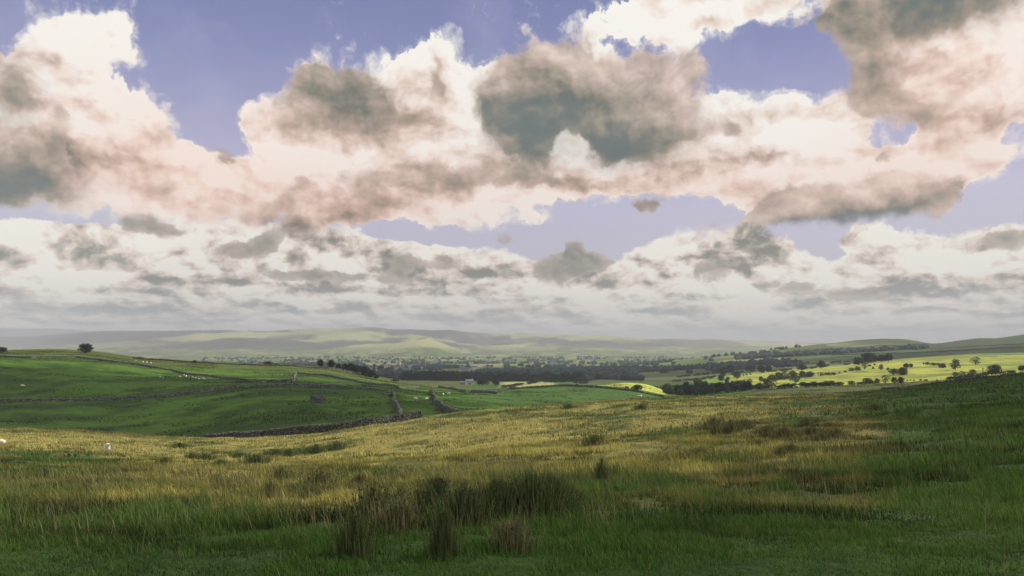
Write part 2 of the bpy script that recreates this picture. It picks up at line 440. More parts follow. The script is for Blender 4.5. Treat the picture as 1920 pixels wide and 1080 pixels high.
# ------------------------------------------------------------------ lie of the land
# each line: depth knots and eye-height knots (photo column -> metres away, photo column -> photo row)
def K(*a): return a
LAND = [
    (K((0, 7)), K((0, 1082), (1920, 1072))),
    (K((0, 13)), K((0, 976), (960, 975), (1920, 966))),
    (K((0, 28)), K((0, 906), (790, 900), (1180, 890), (1600, 870), (1900, 850))),
    (K((0, 55)), K((0, 869), (370, 874), (560, 874), (790, 866), (960, 851), (1180, 833), (1420, 815), (1600, 800), (1900, 775))),
    (K((0, 95)), K((0, 843), (200, 850), (370, 860), (560, 858), (790, 834), (960, 812), (1180, 790), (1420, 776), (1600, 765), (1900, 737))),
    (K((0, 210), (200, 200), (370, 170), (560, 152), (790, 155), (960, 175), (1180, 205), (1420, 235), (1600, 245), (1900, 255)),
     K((-300, 792), (0, 800), (200, 810), (370, 822), (470, 822), (560, 817), (680, 801), (790, 784), (860, 776), (960, 766), (1180, 748), (1420, 742), (1600, 738), (1700, 731), (1900, 705), (2220, 680))),
    (K((0, 250), (200, 240), (370, 215), (560, 195), (790, 195), (960, 220), (1180, 250), (1420, 285), (1600, 300), (1900, 310)),
     K((-300, 797), (0, 804), (200, 813), (370, 824), (470, 823), (560, 818), (680, 806), (790, 790), (860, 783), (960, 776), (1180, 762), (1420, 758), (1600, 756), (1900, 735), (2220, 710))),
    (K((0, 330), (790, 330), (960, 340), (1180, 360), (1420, 380), (1900, 420)),
     K((-300, 748), (0, 752), (200, 750), (370, 739), (480, 728), (560, 725), (700, 732), (790, 744), (960, 750), (1180, 752), (1300, 756), (1420, 748), (1600, 741), (1900, 716), (2220, 690))),
    (K((0, 450)),
     K((-300, 684), (0, 678), (200, 690), (370, 705), (560, 712), (700, 721), (790, 731), (860, 737), (960, 728.5), (1060, 723.5), (1120, 726), (1180, 732), (1245, 743), (1300, 746), (1420, 736), (1500, 731), (1600, 727), (1900, 706), (2220, 690))),
    (K((0, 600)),
     K((-300, 668), (0, 657), (100, 654), (200, 661), (260, 671), (400, 679), (500, 683), (620, 688), (700, 704), (760, 718), (830, 727), (900, 735), (960, 744), (1060, 742), (1120, 723), (1170, 717), (1215, 720), (1250, 736), (1300, 737),
       (1420, 726), (1500, 721), (1600, 718), (1700, 715), (1900, 698), (2220, 690))),
    (K((0, 780)),
     K((0, 696), (200, 694), (400, 699), (620, 708), (700, 714), (830, 724), (900, 723), (960, 719.5), (1060, 719), (1130, 728), (1200, 736), (1250, 730), (1300, 721), (1400, 713), (1500, 706), (1600, 700), (1700, 694), (1900, 682), (2220, 675))),
    (K((0, 1050)),
     K((0, 709), (700, 712), (800, 714), (960, 716), (1100, 717), (1200, 718), (1300, 711), (1400, 701), (1500, 692), (1600, 683), (1700, 673.5), (1820, 666), (1900, 666), (2220, 660))),
    (K((0, 1500)), K((0, 706), (1100, 706), (1200, 705), (1300, 698), (1400, 690), (1500, 684), (1600, 679), (1700, 670), (1820, 662), (1900, 659), (2220, 650))),
    (K((0, 2200)), K((0, 695), (1100, 695), (1200, 692), (1300, 684), (1400, 673), (1500, 665), (1600, 659), (1700, 655), (1800, 652), (1900, 645), (2220, 630))),
    (K((0, 2900)), K((0, 686), (1100, 686), (1200, 684), (1300, 673), (1400, 661), (1500, 651), (1560, 644.5), (1600, 639), (1655, 634), (1700, 636.5), (1748, 645), (1800, 637.5), (1835, 632), (1865, 634.5), (1920, 627), (2220, 610))),
    (K((0, 3600)), K((0, 680), (1200, 680), (1300, 677), (1400, 671), (1500, 664), (1560, 660), (2220, 640))),
    (K((0, 5000)), K((0, 672), (1300, 671), (2220, 662))),
    (K((0, 6500)), K((0, 664), (450, 662), (600, 663), (720, 655), (780, 645), (830, 650), (860, 664), (1000, 664), (1100, 660), (1200, 664), (1400, 662), (2220, 655))),
    (K((0, 8500)), K((-300, 650), (0, 652), (180, 648), (300, 640), (450, 636), (600, 640), (680, 636), (760, 638), (860, 644), (960, 648), (1100, 648), (1250, 652), (1400, 655), (2220, 650))),
    (K((0, 11000)), K((-300, 640), (0, 632), (100, 628), (180, 622), (300, 622), (440, 621.5), (500, 621), (540, 618.5), (640, 617), (690, 615), (740, 620), (850, 619.5), (900, 624), (1000, 626), (1130, 631), (1180, 634),
                      (1230, 637), (1330, 638), (1400, 640), (1500, 643), (1560, 645), (2220, 650))),
    (K((0, 13500)), K((0, 640), (700, 634), (2220, 652))),
    (K((0, 17500)), K((-300, 610), (0, 615.5), (60, 618), (100, 616), (130, 618), (200, 625), (400, 636), (1500, 646), (2220, 648))),
    (K((0, 28000)), K((0, 649))),
]
A_MAX = math.radians(39.0)
cols = np.concatenate([np.linspace(-math.pi, -A_MAX, 110, endpoint=False), np.linspace(-A_MAX, A_MAX, 1150), np.linspace(A_MAX, math.pi, 110)[1:]])
NR = 1050
rows = np.exp(np.linspace(math.log(0.6), math.log(28000.0), NR))
LR = np.log(rows)


def az_to_px(a):
    a = np.asarray(a, dtype=float)
    ac = np.clip(a, -A_MAX, A_MAX)
    edge = 960 + F * np.tan(ac)
    t = np.clip((np.abs(a) - A_MAX) / (math.pi - A_MAX), 0, 1)
    return edge * (1 - t) + 960 * t


col_px = az_to_px(cols)
cosc = np.cos(np.clip(cols, -A_MAX, A_MAX))
dense = np.arange(-400, 2321, 4.0)
ker = np.exp(-0.5 * (np.arange(-8, 9) / 2.4) ** 2)
ker /= ker.sum()


def knots(k):
    v = np.interp(dense, [q[0] for q in k], [q[1] for q in k])
    v = np.convolve(np.pad(v, 8, mode='edge'), ker, mode='valid')
    return np.interp(col_px, dense, v)


nC = len(cols)
LD, LZ = [np.full(nC, math.log(0.6)), np.full(nC, math.log(2.0))], [np.full(nC, -1.62), np.full(nC, -1.66)]
for dk, yk in LAND:
    D_, y_ = knots(dk), knots(yk)
    LD.append(np.log(D_))
    LZ.append((HY - y_) / F * D_)
LD, LZ = np.array(LD), np.array(LZ)
h = np.diff(LD, axis=0)
dl = np.diff(LZ, axis=0) / h
m = np.zeros_like(LZ)
same = dl[1:] * dl[:-1] > 0
wa, wb = 2 * h[1:] + h[:-1], h[1:] + 2 * h[:-1]
with np.errstate(divide='ignore', invalid='ignore'):
    m[1:-1] = np.where(same, (wa + wb) / (wa / dl[:-1] + wb / dl[1:]), 0)
m[0], m[-1] = dl[0], 0
GZ = np.empty((NR, nC))
for c in range(nC):
    k = np.clip(np.searchsorted(LD[:, c], LR) - 1, 0, len(LD) - 2)
    hh = h[k, c]
    t = (LR - LD[k, c]) / hh
    GZ[:, c] = ((2 * t ** 3 - 3 * t ** 2 + 1) * LZ[k, c] + (t ** 3 - 2 * t ** 2 + t) * hh * m[k, c]
                + (-2 * t ** 3 + 3 * t ** 2) * LZ[k + 1, c] + (t ** 3 - t ** 2) * hh * m[k + 1, c])
RR = rows[:, None] / cosc[None, :]
GX = RR * np.sin(cols)[None, :]
GY = RR * np.cos(cols)[None, :]
DD = np.repeat(rows[:, None], nC, 1)
PXG = np.repeat(col_px[None, :], NR, 0)
PYG = HY - F * GZ / DD                                   # photo row of every ground point
ROCKY = fbm(GX, GY, 1400, 5, 3)
dz_ = (fbm(GX, GY, 0.9, 3, 11) - 0.5) * 0.16 * sstep(DD, 3, 8) * (1 - sstep(DD, 60, 120))
dz_ += (fbm(GX, GY, 7, 3, 12) - 0.5) * 0.8 * sstep(DD, 14, 45) * (1 - sstep(DD, 240, 400))
dz_ += (fbm(GX, GY, 34, 4, 13) - 0.5) * (2.6 - 1.5 * sstep(PXG, 850, 950)) * sstep(DD, 60, 330) * (1 - sstep(DD, 900, 2000))
dz_ += (fbm(GX, GY, 260, 5, 14, 0.58) - 0.5) * 15 * sstep(DD, 900, 2300)
rid = 1 - np.abs(2 * fbm(GX + 300 * ROCKY, GY, 1500, 5, 15) - 1)
dz_ += (rid - 0.75) * 160 * sstep(DD, 5200, 8500) * (1 - 0.75 * sstep(DD, 9500, 11000))
GZ = GZ + dz_


def _uv(X, Y):
    X, Y = np.asarray(X, float), np.asarray(Y, float)
    a = np.arctan2(X, Y)
    D = np.hypot(X, Y) * np.cos(np.clip(a, -A_MAX, A_MAX))
    ci = np.clip(np.interp(a, cols, np.arange(nC)), 0, nC - 1.001)
    ri = np.clip((np.log(np.maximum(D, 0.6)) - LR[0]) / (LR[1] - LR[0]), 0, NR - 1.001)
    return ri, ci


def bil(grid, X, Y):
    ri, ci = _uv(X, Y)
    r0, c0 = ri.astype(int), ci.astype(int)
    fr, fc = ri - r0, ci - c0
    if grid.ndim == 3:
        fr, fc = fr[..., None], fc[..., None]
    return (grid[r0, c0] * (1 - fr) * (1 - fc) + grid[r0 + 1, c0] * fr * (1 - fc) + grid[r0, c0 + 1] * (1 - fr) * fc + grid[r0 + 1, c0 + 1] * fr * fc)


def gz(X, Y):
    return bil(GZ, X, Y)


def hit(px, py, dmin=5.0, dmax=27000.0):
    """Ground point seen at a photo position: the first one at or beyond dmin metres."""
    D = np.exp(np.arange(math.log(dmin), math.log(dmax), 0.0015))
    X = (px - 960) / F * D
    Z = gz(X, D)
    row = HY - F * Z / D
    k = np.nonzero(row <= py)[0]
    k = k[0] if len(k) else int(np.argmin(row))
    return float(X[k]), float(D[k]), float(Z[k])


def at(px, D):
    X = (px - 960) / F * D
    return float(X), float(D), float(gz(X, D))


# ------------------------------------------------------------------ ground cover colours (what grows where, with some shade put into the colour)
GOLD = np.array((0.25, 0.225, 0.060)); OLIVE = np.array((0.105, 0.108, 0.028)); GREEN = np.array((0.054, 0.098, 0.018))
DEEP = np.array((0.036, 0.078, 0.012)); BRIGHT = np.array((0.43, 0.47, 0.080)); PAST = np.array((0.066, 0.138, 0.012))
MOOR = np.array((0.15, 0.15, 0.055)); HEATH_SHADE = np.array((0.075, 0.070, 0.065)); PALE = np.array((0.28, 0.29, 0.11)); BROWN = np.array((0.085, 0.072, 0.028))


def lerp(a, b, t):
    return a * (1 - t[..., None]) + b * t[..., None]


def tri(v, c, w):
    return np.clip(1 - np.abs(v - c) / w, 0, 1)


def cover():
    X, Y, D, px, py = GX, GY, DD, PXG, PYG
    n1, n2, n3 = fbm(X, Y, 2.2, 4, 21, 0.6), fbm(X, Y, 11, 4, 22, 0.6), fbm(X * 0.6, Y, 45, 4, 23)
    # rough hill grass, tawny on the brow, green in the damp dip and by the viewer
    tawny = 0.50 + 1.1 * (n1 - 0.5) + 1.5 * (n2 - 0.5) + 0.8 * (n3 - 0.5)
    tawny += 0.30 * tri(py, 845, 90) - 0.85 * sstep(py, 945, 1030) - 0.20 * sstep(px, 1350, 1560) - 0.75 * sstep(px, 1560, 1780)
    tawny += 0.12 - 0.35 * sstep(n3, 0.50, 0.60)
    tawny -= 0.5 * tri(px, 480, 220) * tri(py, 845, 18) + 0.35 * (1 - sstep(px, 0, 500)) * sstep(py, 820, 860) * 0.6
    tawny += 0.55 * sstep(px, 1250, 1400) * (1 - sstep(px, 1700, 1800)) * tri(py, 908, 12) + 0.5 * tri(px, 330, 260) * tri(py, 883, 20) + 0.4 * tri(py, 808, 10) * tri(px, 250, 160)
    tawny = np.clip(tawny, 0, 1)
    c = lerp(lerp(DEEP, GREEN, sstep(n2, 0.3, 0.6)), OLIVE, sstep(tawny, 0.15, 0.45))
    c = lerp(c, GOLD, sstep(tawny, 0.42, 0.85))
    rushy = sstep(n2, 0.50, 0.62) * tri(px, 1420, 260) * tri(py, 825, 55)
    c = lerp(c, BROWN, np.clip(rushy * 1.3, 0, 0.9))
    # pastures beyond the brow
    brow = np.interp(px, dense, np.interp(dense, [0, 200, 370, 560, 790, 960, 1180, 1420, 1600, 1900], [212, 202, 172, 154, 157, 178, 208, 240, 262, 275]))
    q1, q2 = fbm(X, Y, 16, 4, 31, 0.6), fbm(X, Y, 60, 4, 32)
    p = lerp(PAST * 0.55, PAST * 1.2, sstep(0.55 * q1 + 0.45 * q2, 0.38, 0.60))
    p = lerp(p, DEEP, 0.85 * sstep(fbm(X * 0.5, Y, 20, 4, 33, 0.6), 0.51, 0.60))
    p = lerp(p, OLIVE, 0.55 * sstep(D, 460, 560) * (px < 900))
    knoll = sstep(px, 850, 900) * (1 - sstep(px, 1240, 1260)) * sstep(D, 290, 330)
    p = lerp(p, np.array((0.060, 0.120, 0.022)), 0.85 * knoll)
    ripple = 0.5 + 0.5 * np.sin((Y * 0.9 + X * 0.35) * 0.42)
    strip = sstep(px, 1380, 1430) * sstep(D, 330, 350)
    p = lerp(p, lerp(np.array((0.060, 0.085, 0.022)), np.array((0.11, 0.13, 0.035)), 0.25 + 0.5 * ripple), strip)
    c = lerp(c, p, sstep(D, brow, brow + 6))
    # sunlit hay meadows on the right, strips in the middle
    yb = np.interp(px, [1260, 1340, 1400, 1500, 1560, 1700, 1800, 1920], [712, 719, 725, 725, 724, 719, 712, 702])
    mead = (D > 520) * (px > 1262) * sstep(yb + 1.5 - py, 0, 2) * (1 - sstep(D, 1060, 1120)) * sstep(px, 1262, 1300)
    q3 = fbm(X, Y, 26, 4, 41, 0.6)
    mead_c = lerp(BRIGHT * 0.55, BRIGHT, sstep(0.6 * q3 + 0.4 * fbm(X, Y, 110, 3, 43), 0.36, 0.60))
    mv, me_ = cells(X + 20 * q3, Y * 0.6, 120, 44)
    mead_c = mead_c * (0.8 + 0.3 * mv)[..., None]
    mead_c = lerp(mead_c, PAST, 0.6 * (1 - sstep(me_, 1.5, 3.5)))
    mead_c = lerp(mead_c, PAST * 1.3, 0.75 * sstep(px, 1840, 1960) * tri(py, 683, 14))  # cloud shade painted into the meadow colour at the right end
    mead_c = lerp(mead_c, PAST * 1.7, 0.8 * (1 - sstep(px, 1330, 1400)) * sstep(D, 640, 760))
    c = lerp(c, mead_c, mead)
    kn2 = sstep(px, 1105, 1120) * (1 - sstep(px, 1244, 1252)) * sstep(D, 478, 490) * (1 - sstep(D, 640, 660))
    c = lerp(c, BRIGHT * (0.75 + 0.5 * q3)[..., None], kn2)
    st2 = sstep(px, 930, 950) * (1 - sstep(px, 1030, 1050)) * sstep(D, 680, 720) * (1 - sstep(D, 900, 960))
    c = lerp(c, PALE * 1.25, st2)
    # valley patchwork and moors
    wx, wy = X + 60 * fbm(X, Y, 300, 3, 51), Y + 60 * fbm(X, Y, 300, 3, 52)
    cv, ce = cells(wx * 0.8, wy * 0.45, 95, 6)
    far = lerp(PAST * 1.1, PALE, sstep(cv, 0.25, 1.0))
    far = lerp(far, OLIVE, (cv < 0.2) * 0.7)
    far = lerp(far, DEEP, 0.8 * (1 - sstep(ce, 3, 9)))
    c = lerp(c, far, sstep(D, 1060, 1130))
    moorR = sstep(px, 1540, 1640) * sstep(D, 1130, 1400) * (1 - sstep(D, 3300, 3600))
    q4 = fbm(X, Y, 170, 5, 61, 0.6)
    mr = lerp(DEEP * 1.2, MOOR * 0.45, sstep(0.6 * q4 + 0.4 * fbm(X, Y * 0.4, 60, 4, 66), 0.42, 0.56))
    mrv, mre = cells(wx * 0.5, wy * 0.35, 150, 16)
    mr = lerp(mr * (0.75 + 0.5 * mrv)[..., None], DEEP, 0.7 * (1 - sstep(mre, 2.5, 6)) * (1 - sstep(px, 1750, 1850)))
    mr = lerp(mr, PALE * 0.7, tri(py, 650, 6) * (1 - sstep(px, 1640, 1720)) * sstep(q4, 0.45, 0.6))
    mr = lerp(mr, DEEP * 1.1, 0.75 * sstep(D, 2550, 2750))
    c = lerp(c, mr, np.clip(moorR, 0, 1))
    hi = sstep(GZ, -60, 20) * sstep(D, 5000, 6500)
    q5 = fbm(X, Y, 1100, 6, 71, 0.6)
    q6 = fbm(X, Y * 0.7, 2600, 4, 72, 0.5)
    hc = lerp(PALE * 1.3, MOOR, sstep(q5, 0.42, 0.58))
    hc = lerp(hc, HEATH_SHADE * 0.7, 0.85 * sstep(0.5 * q5 + 0.5 * q6, 0.50, 0.55))  # dark heath colour doubles as cloud shadow painted on the far hills
    hc = lerp(hc, HEATH_SHADE * 1.1, 0.9 * (1 - sstep(px, 250, 360)) * sstep(D, 7000, 9000))
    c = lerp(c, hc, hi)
    return c


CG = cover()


def new_mesh(name, co, faces_flat, loop_n, smooth=True):
    """Mesh straight from arrays; faces_flat vertex indices, loop_n vertices per face (int or array)."""
    me = bpy.data.meshes.new(name)
    co = np.asarray(co, np.float32).reshape(-1, 3)
    ff = np.asarray(faces_flat, np.int32).ravel()
    if np.isscalar(loop_n):
        loop_n = np.full(len(ff) // loop_n, loop_n, np.int32)
    starts = np.concatenate([[0], np.cumsum(loop_n)[:-1]]).astype(np.int32)
    me.vertices.add(len(co))
    me.vertices.foreach_set('co', co.ravel())
    me.loops.add(len(ff))
    me.loops.foreach_set('vertex_index', ff)
    me.polygons.add(len(loop_n))
    me.polygons.foreach_set('loop_start', starts)
    me.polygons.foreach_set('loop_total', np.asarray(loop_n, np.int32))
    me.polygons.foreach_set('use_smooth', np.full(len(loop_n), smooth))
    me.update(calc_edges=True)
    return me


def vcol(me, rgb, name='cover'):
    a = me.color_attributes.new(name, 'FLOAT_COLOR', 'POINT')
    rgba = np.ones((len(rgb), 4), np.float32)
    rgba[:, :3] = rgb
    a.data.foreach_set('color', rgba.ravel())


def link(name, me, mat=None, parent=None, **props):
    o = bpy.data.objects.new(name, me)
    COL.objects.link(o)
    if mat is not None and me is not None and not me.materials:
        me.materials.append(mat)
    if parent is not None:
        o.parent = parent
    for k, v in props.items():
        o[k] = v
    return o


def empty(name, loc, rz=0.0, **props):
    o = bpy.data.objects.new(name, None)
    o.empty_display_size = 0.3
    COL.objects.link(o)
    o.location = loc
    o.rotation_euler = (0, 0, rz)
    for k, v in props.items():
        o[k] = v
    return o


def material(name, rough=0.9):
    mt = bpy.data.materials.new(name)
    mt.use_nodes = True
    t = mt.node_tree
    b = t.nodes['Principled BSDF']
    b.inputs['Roughness'].default_value = rough
    b.inputs['Specular IOR Level'].default_value = 0.15
    return mt, G(t), b


# ---- ground sheet
mg, g, b = material('ground_cover', 0.95)
pos = g.nt.nodes.new('ShaderNodeNewGeometry').outputs['Position']
base = g.attr('cover')
a1 = g.noise(pos, 3.5, 6, 0.65)
a2 = g.noise(g.v('MULTIPLY', pos, (1, 1, 1)), 0.35, 6, 0.62)
a3 = g.noise(pos, 0.05, 6, 0.6)
dist = g.v('LENGTH', pos, out=1)
near = g.rng(dist, 20, 120, 1, 0)
var = g.mad(g.mul(g.sub(a1, 0.5), near), 1.3, 1.0)
var = g.mad(g.mul(g.sub(a2, 0.5), g.rng(dist, 500, 1500, 1, 0)), 1.3, var)
var = g.mad(g.sub(a3, 0.5), 0.55, var)
colr = g.v('MULTIPLY', base, g.xyz(var, var, g.mad(var, 0.7, 0.3)))
g.put(b.inputs['Base Color'], colr)
bp = g.nt.nodes.new('ShaderNodeBump')
bp.inputs['Strength'].default_value = 0.9
bp.inputs['Distance'].default_value = 0.6
g.put(bp.inputs['Height'], g.mul(g.mad(a2, 1.0, g.mul(a1, g.mul(near, 0.15))), g.rng(dist, 900, 2500, 1, 0)))
g.put(b.inputs['Normal'], bp.outputs[0])
co = np.stack([GX, GY, GZ], -1).reshape(-1, 3)
co = np.concatenate([co, [[0, 0, -1.62]]])
i, j = np.meshgrid(np.arange(NR - 1), np.arange(nC - 1), indexing='ij')
v0 = (i * nC + j).ravel()
quads = np.stack([v0, v0 + 1, v0 + nC + 1, v0 + nC], 1)[:, ::-1]
fan = np.stack([np.arange(nC - 1), np.full(nC - 1, len(co) - 1), np.arange(1, nC)], 1)
flat_ = np.concatenate([quads.ravel(), fan.ravel()])
me = new_mesh('ground', co, flat_, np.concatenate([np.full(len(quads), 4), np.full(len(fan), 3)]))
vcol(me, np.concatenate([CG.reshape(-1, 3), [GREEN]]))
link('ground', me, mg, kind='structure')

# ---- air: even haze over valley and hills
mh = bpy.data.materials.new('haze')
mh.use_nodes = True
t = mh.node_tree
t.nodes.remove(t.nodes['Principled BSDF'])
pv = t.nodes.new('ShaderNodeVolumePrincipled')
HAZE = 1 / 9500.0
pv.inputs['Density'].default_value = HAZE
pv.inputs['Color'].default_value = (0.82, 0.87, 0.90, 1)
t.links.new(pv.outputs[0], t.nodes['Material Output'].inputs['Volume'])
zb, zt, hw = float(GZ.min()) - 3, max(float(GZ.max()) + 10, 30), 30500.0
hb = [(x, y, z) for x in (-hw, hw) for y in (-hw, hw) for z in (zb, zt)]
me = new_mesh('haze', hb, [0, 1, 3, 2, 4, 6, 7, 5, 0, 4, 5, 1, 2, 3, 7, 6, 0, 2, 6, 4, 1, 5, 7, 3], 4, False)
link('haze', me, mh, kind='stuff', label='thin pale haze lying over the valley and the far hills', category='haze')
print('GROUND', GZ.min(), GZ.max())


# ------------------------------------------------------------------ unseen clouds added between the sun and the land to shade chosen parts
mc, g, b = material('shade_cloud', 1.0)
b.inputs['Base Color'].default_value = (0.82, 0.80, 0.78, 1)
ctr = g.nt.nodes.new('ShaderNodeBsdfTransparent')                 # sets how deep the added shade is: part of the sunlight comes through
cmx = g.nt.nodes.new('ShaderNodeMixShader')
cpos = g.nt.nodes.new('ShaderNodeNewGeometry').outputs['Position']
g.put(cmx.inputs[0], g.rng(g.noise(cpos, 0.012, 4, 0.55), 0.35, 0.65, 0.28, 0.58))
g.nt.links.new(b.outputs[0], cmx.inputs[1])
g.nt.links.new(ctr.outputs[0], cmx.inputs[2])
g.nt.links.new(cmx.outputs[0], g.nt.nodes['Material Output'].inputs['Surface'])


def inside(px_, py_, poly):
    r = np.zeros(px_.shape, bool)
    n = len(poly)
    for k in range(n):
        (x1, y1), (x2, y2) = poly[k], poly[(k + 1) % n]
        if y1 == y2:
            continue
        r ^= ((y1 > py_) != (y2 > py_)) & (px_ < (x2 - x1) * (py_ - y1) / (y2 - y1) + x1)
    return r


def polydist(px_, py_, poly):
    d = np.full(px_.shape, 1e9)
    for k in range(len(poly)):
        (x1, y1), (x2, y2) = poly[k], poly[(k + 1) % len(poly)]
        ex, ey = x2 - x1, y2 - y1
        t = np.clip(((px_ - x1) * ex + (py_ - y1) * ey) / (ex * ex + ey * ey + 1e-9), 0, 1)
        d = np.minimum(d, np.hypot(px_ - x1 - t * ex, py_ - y1 - t * ey))
    return np.where(inside(px_, py_, poly), d, -d)


def shade_cloud(poly, height, cell, rag, seed, thick, zg):
    """A cloud added out of view so its shadow covers the given ground outline (x, y in metres)."""
    P_ = np.array(poly, float)
    x0, y0 = P_.min(0) - 2 * rag
    x1, y1 = P_.max(0) + 2 * rag
    xs, ys = np.arange(x0, x1, cell), np.arange(y0, y1, cell)
    X, Y = np.meshgrid(xs, ys, indexing='ij')
    sd = polydist(X, Y, poly) + (fbm(X, Y, rag * 3.0, 5, seed) - 0.5) * 2.6 * rag
    f = np.sqrt(np.clip(sd / (6 * cell + thick), 0, 1))
    bump = fbm(X, Y, 90, 5, seed + 3)
    t = (height - zg) / SUN.z
    ox, oy = SUN.x * t, SUN.y * t
    top = np.stack([X + ox, Y + oy, height + thick * f * (0.5 + bump)], -1).reshape(-1, 3)
    bot = np.stack([X + ox, Y + oy, height - 0.25 * thick * f * (0.6 + 0.6 * bump)], -1).reshape(-1, 3)
    ny = len(ys)
    ok = sd > -0.5 * cell
    ii, jj = np.nonzero(ok[:-1, :-1] & ok[1:, :-1] & ok[:-1, 1:] & ok[1:, 1:])
    v = ii * ny + jj
    q = np.stack([v, v + ny, v + ny + 1, v + 1], 1)
    n = len(top)
    fc = np.concatenate([q, q[:, ::-1] + n])
    used = np.unique(fc)
    re = np.zeros(2 * n, np.int64)
    re[used] = np.arange(len(used))
    me = new_mesh('shade_cloud', np.concatenate([top, bot])[used], re[fc], 4)
    return link('shade_cloud', me, mc, kind='structure')


shade_cloud([(-90, -260), (-70, 0), (-16, 8.5), (0, 8.5), (6, 11), (11, 22), (22, 52), (58, 140), (95, 262), (130, 330), (240, 400), (330, 470), (520, 520), (760, 300), (760, -260)], 1500, 9, 6, 101, 26, -6)
shade_cloud([(-620, 195), (-150, 205), (-95, 178), (-55, 190), (-30, 250), (-45, 330), (-30, 420), (-130, 430), (-330, 420), (-640, 440)], 1500, 12, 22, 102, 40, -24)
shade_cloud([(-700, 1050), (-250, 900), (60, 1120), (340, 1120), (560, 1400), (1250, 1250), (1900, 1500), (2000, 2200), (1100, 1950), (700, 1900), (300, 2200), (-500, 3000), (-1500, 2600)], 2300, 40, 90, 103, 200, -60)


# ------------------------------------------------------------------ shape helpers
rng = np.random.default_rng(7)


class MB:
    """Collects pieces into one mesh."""
    def __init__(self):
        self.co, self.f, self.n, self.c, self.k = [], [], [], [], 0

    def put(self, co, faces, col=None):
        co = np.asarray(co, float).reshape(-1, 3)
        self.co.append(co)
        self.c.append(np.repeat(np.array([col if col is not None else (1, 1, 1)], float), len(co), 0))
        for f in faces:
            self.f.extend(int(i) + self.k for i in f)
            self.n.append(len(f))
        self.k += len(co)

    def box(self, c, s, rz=0.0, jit=0.0, col=None):
        p = np.array([(x, y, z) for x in (-.5, .5) for y in (-.5, .5) for z in (-.5, .5)]) * s
        if jit:
            p += rng.uniform(-jit, jit, p.shape) * np.array(s)
        cs, sn = math.cos(rz), math.sin(rz)
        p = np.stack([p[:, 0] * cs - p[:, 1] * sn, p[:, 0] * sn + p[:, 1] * cs, p[:, 2]], 1) + c
        self.put(p, [(0, 1, 3, 2), (4, 6, 7, 5), (0, 4, 5, 1), (2, 3, 7, 6), (0, 2, 6, 4), (1, 5, 7, 3)], col)

    def tube(self, pts, rad, sides=6, col=None):
        pts = [Vector(p) for p in pts]
        ring, fs = [], []
        for k, p in enumerate(pts):
            t = (pts[min(k + 1, len(pts) - 1)] - pts[max(k - 1, 0)]).normalized()
            a = t.orthogonal().normalized()
            bb = t.cross(a)
            for q in range(sides):
                an = 2 * math.pi * q / sides
                ring.append(p + (a * math.cos(an) + bb * math.sin(an)) * rad[k])
        for k in range(len(pts) - 1):
            for q in range(sides):
                q2 = (q + 1) % sides
                fs.append((k * sides + q, k * sides + q2, (k + 1) * sides + q2, (k + 1) * sides + q))
        fs.append(tuple(range(sides))[::-1])
        fs.append(tuple(range((len(pts) - 1) * sides, len(pts) * sides)))
        self.put(ring, fs, col)

    def mesh(self, name, smooth=False):
        me = new_mesh(name, np.concatenate(self.co), self.f, np.array(self.n, np.int32), smooth)
        vcol(me, np.concatenate(self.c))
        return me


def tint_material(name, rough=0.9, scale=6.0, amount=0.6, trans=0.0):
    mt, g, b = material(name, rough)
    tcn = g.nt.nodes.new('ShaderNodeTexCoord').outputs['Object']
    n = g.noise(tcn, scale, 5, 0.6)
    v = g.mad(g.sub(n, 0.5), amount * 2, 1.0)
    c = g.v('MULTIPLY', g.attr('cover'), g.xyz(v, v, v))
    g.put(b.inputs['Base Color'], c)
    if trans:
        tr = g.nt.nodes.new('ShaderNodeBsdfTranslucent')
        g.put(tr.inputs[0], c)
        mx = g.nt.nodes.new('ShaderNodeMixShader')
        mx.inputs[0].default_value = trans
        g.nt.links.new(b.outputs[0], mx.inputs[1])
        g.nt.links.new(tr.outputs[0], mx.inputs[2])
        g.nt.links.new(mx.outputs[0], g.nt.nodes['Material Output'].inputs['Surface'])
    return mt


M_leaf = tint_material('leaves', 0.7, 0.8, 0.5, 0.25)
M_bark = tint_material('bark', 0.95, 4.0, 0.5)
M_stone = tint_material('dry_stone', 0.95, 5.0, 0.5)
M_blade = tint_material('grass_blades', 0.7, 2.0, 0.2, 0.3)
M_plain = tint_material('painted_render', 0.9, 1.0, 0.15)
M_wool = tint_material('wool', 1.0, 9.0, 0.3)
M_wood = tint_material('weathered_wood', 0.95, 8.0, 0.4)


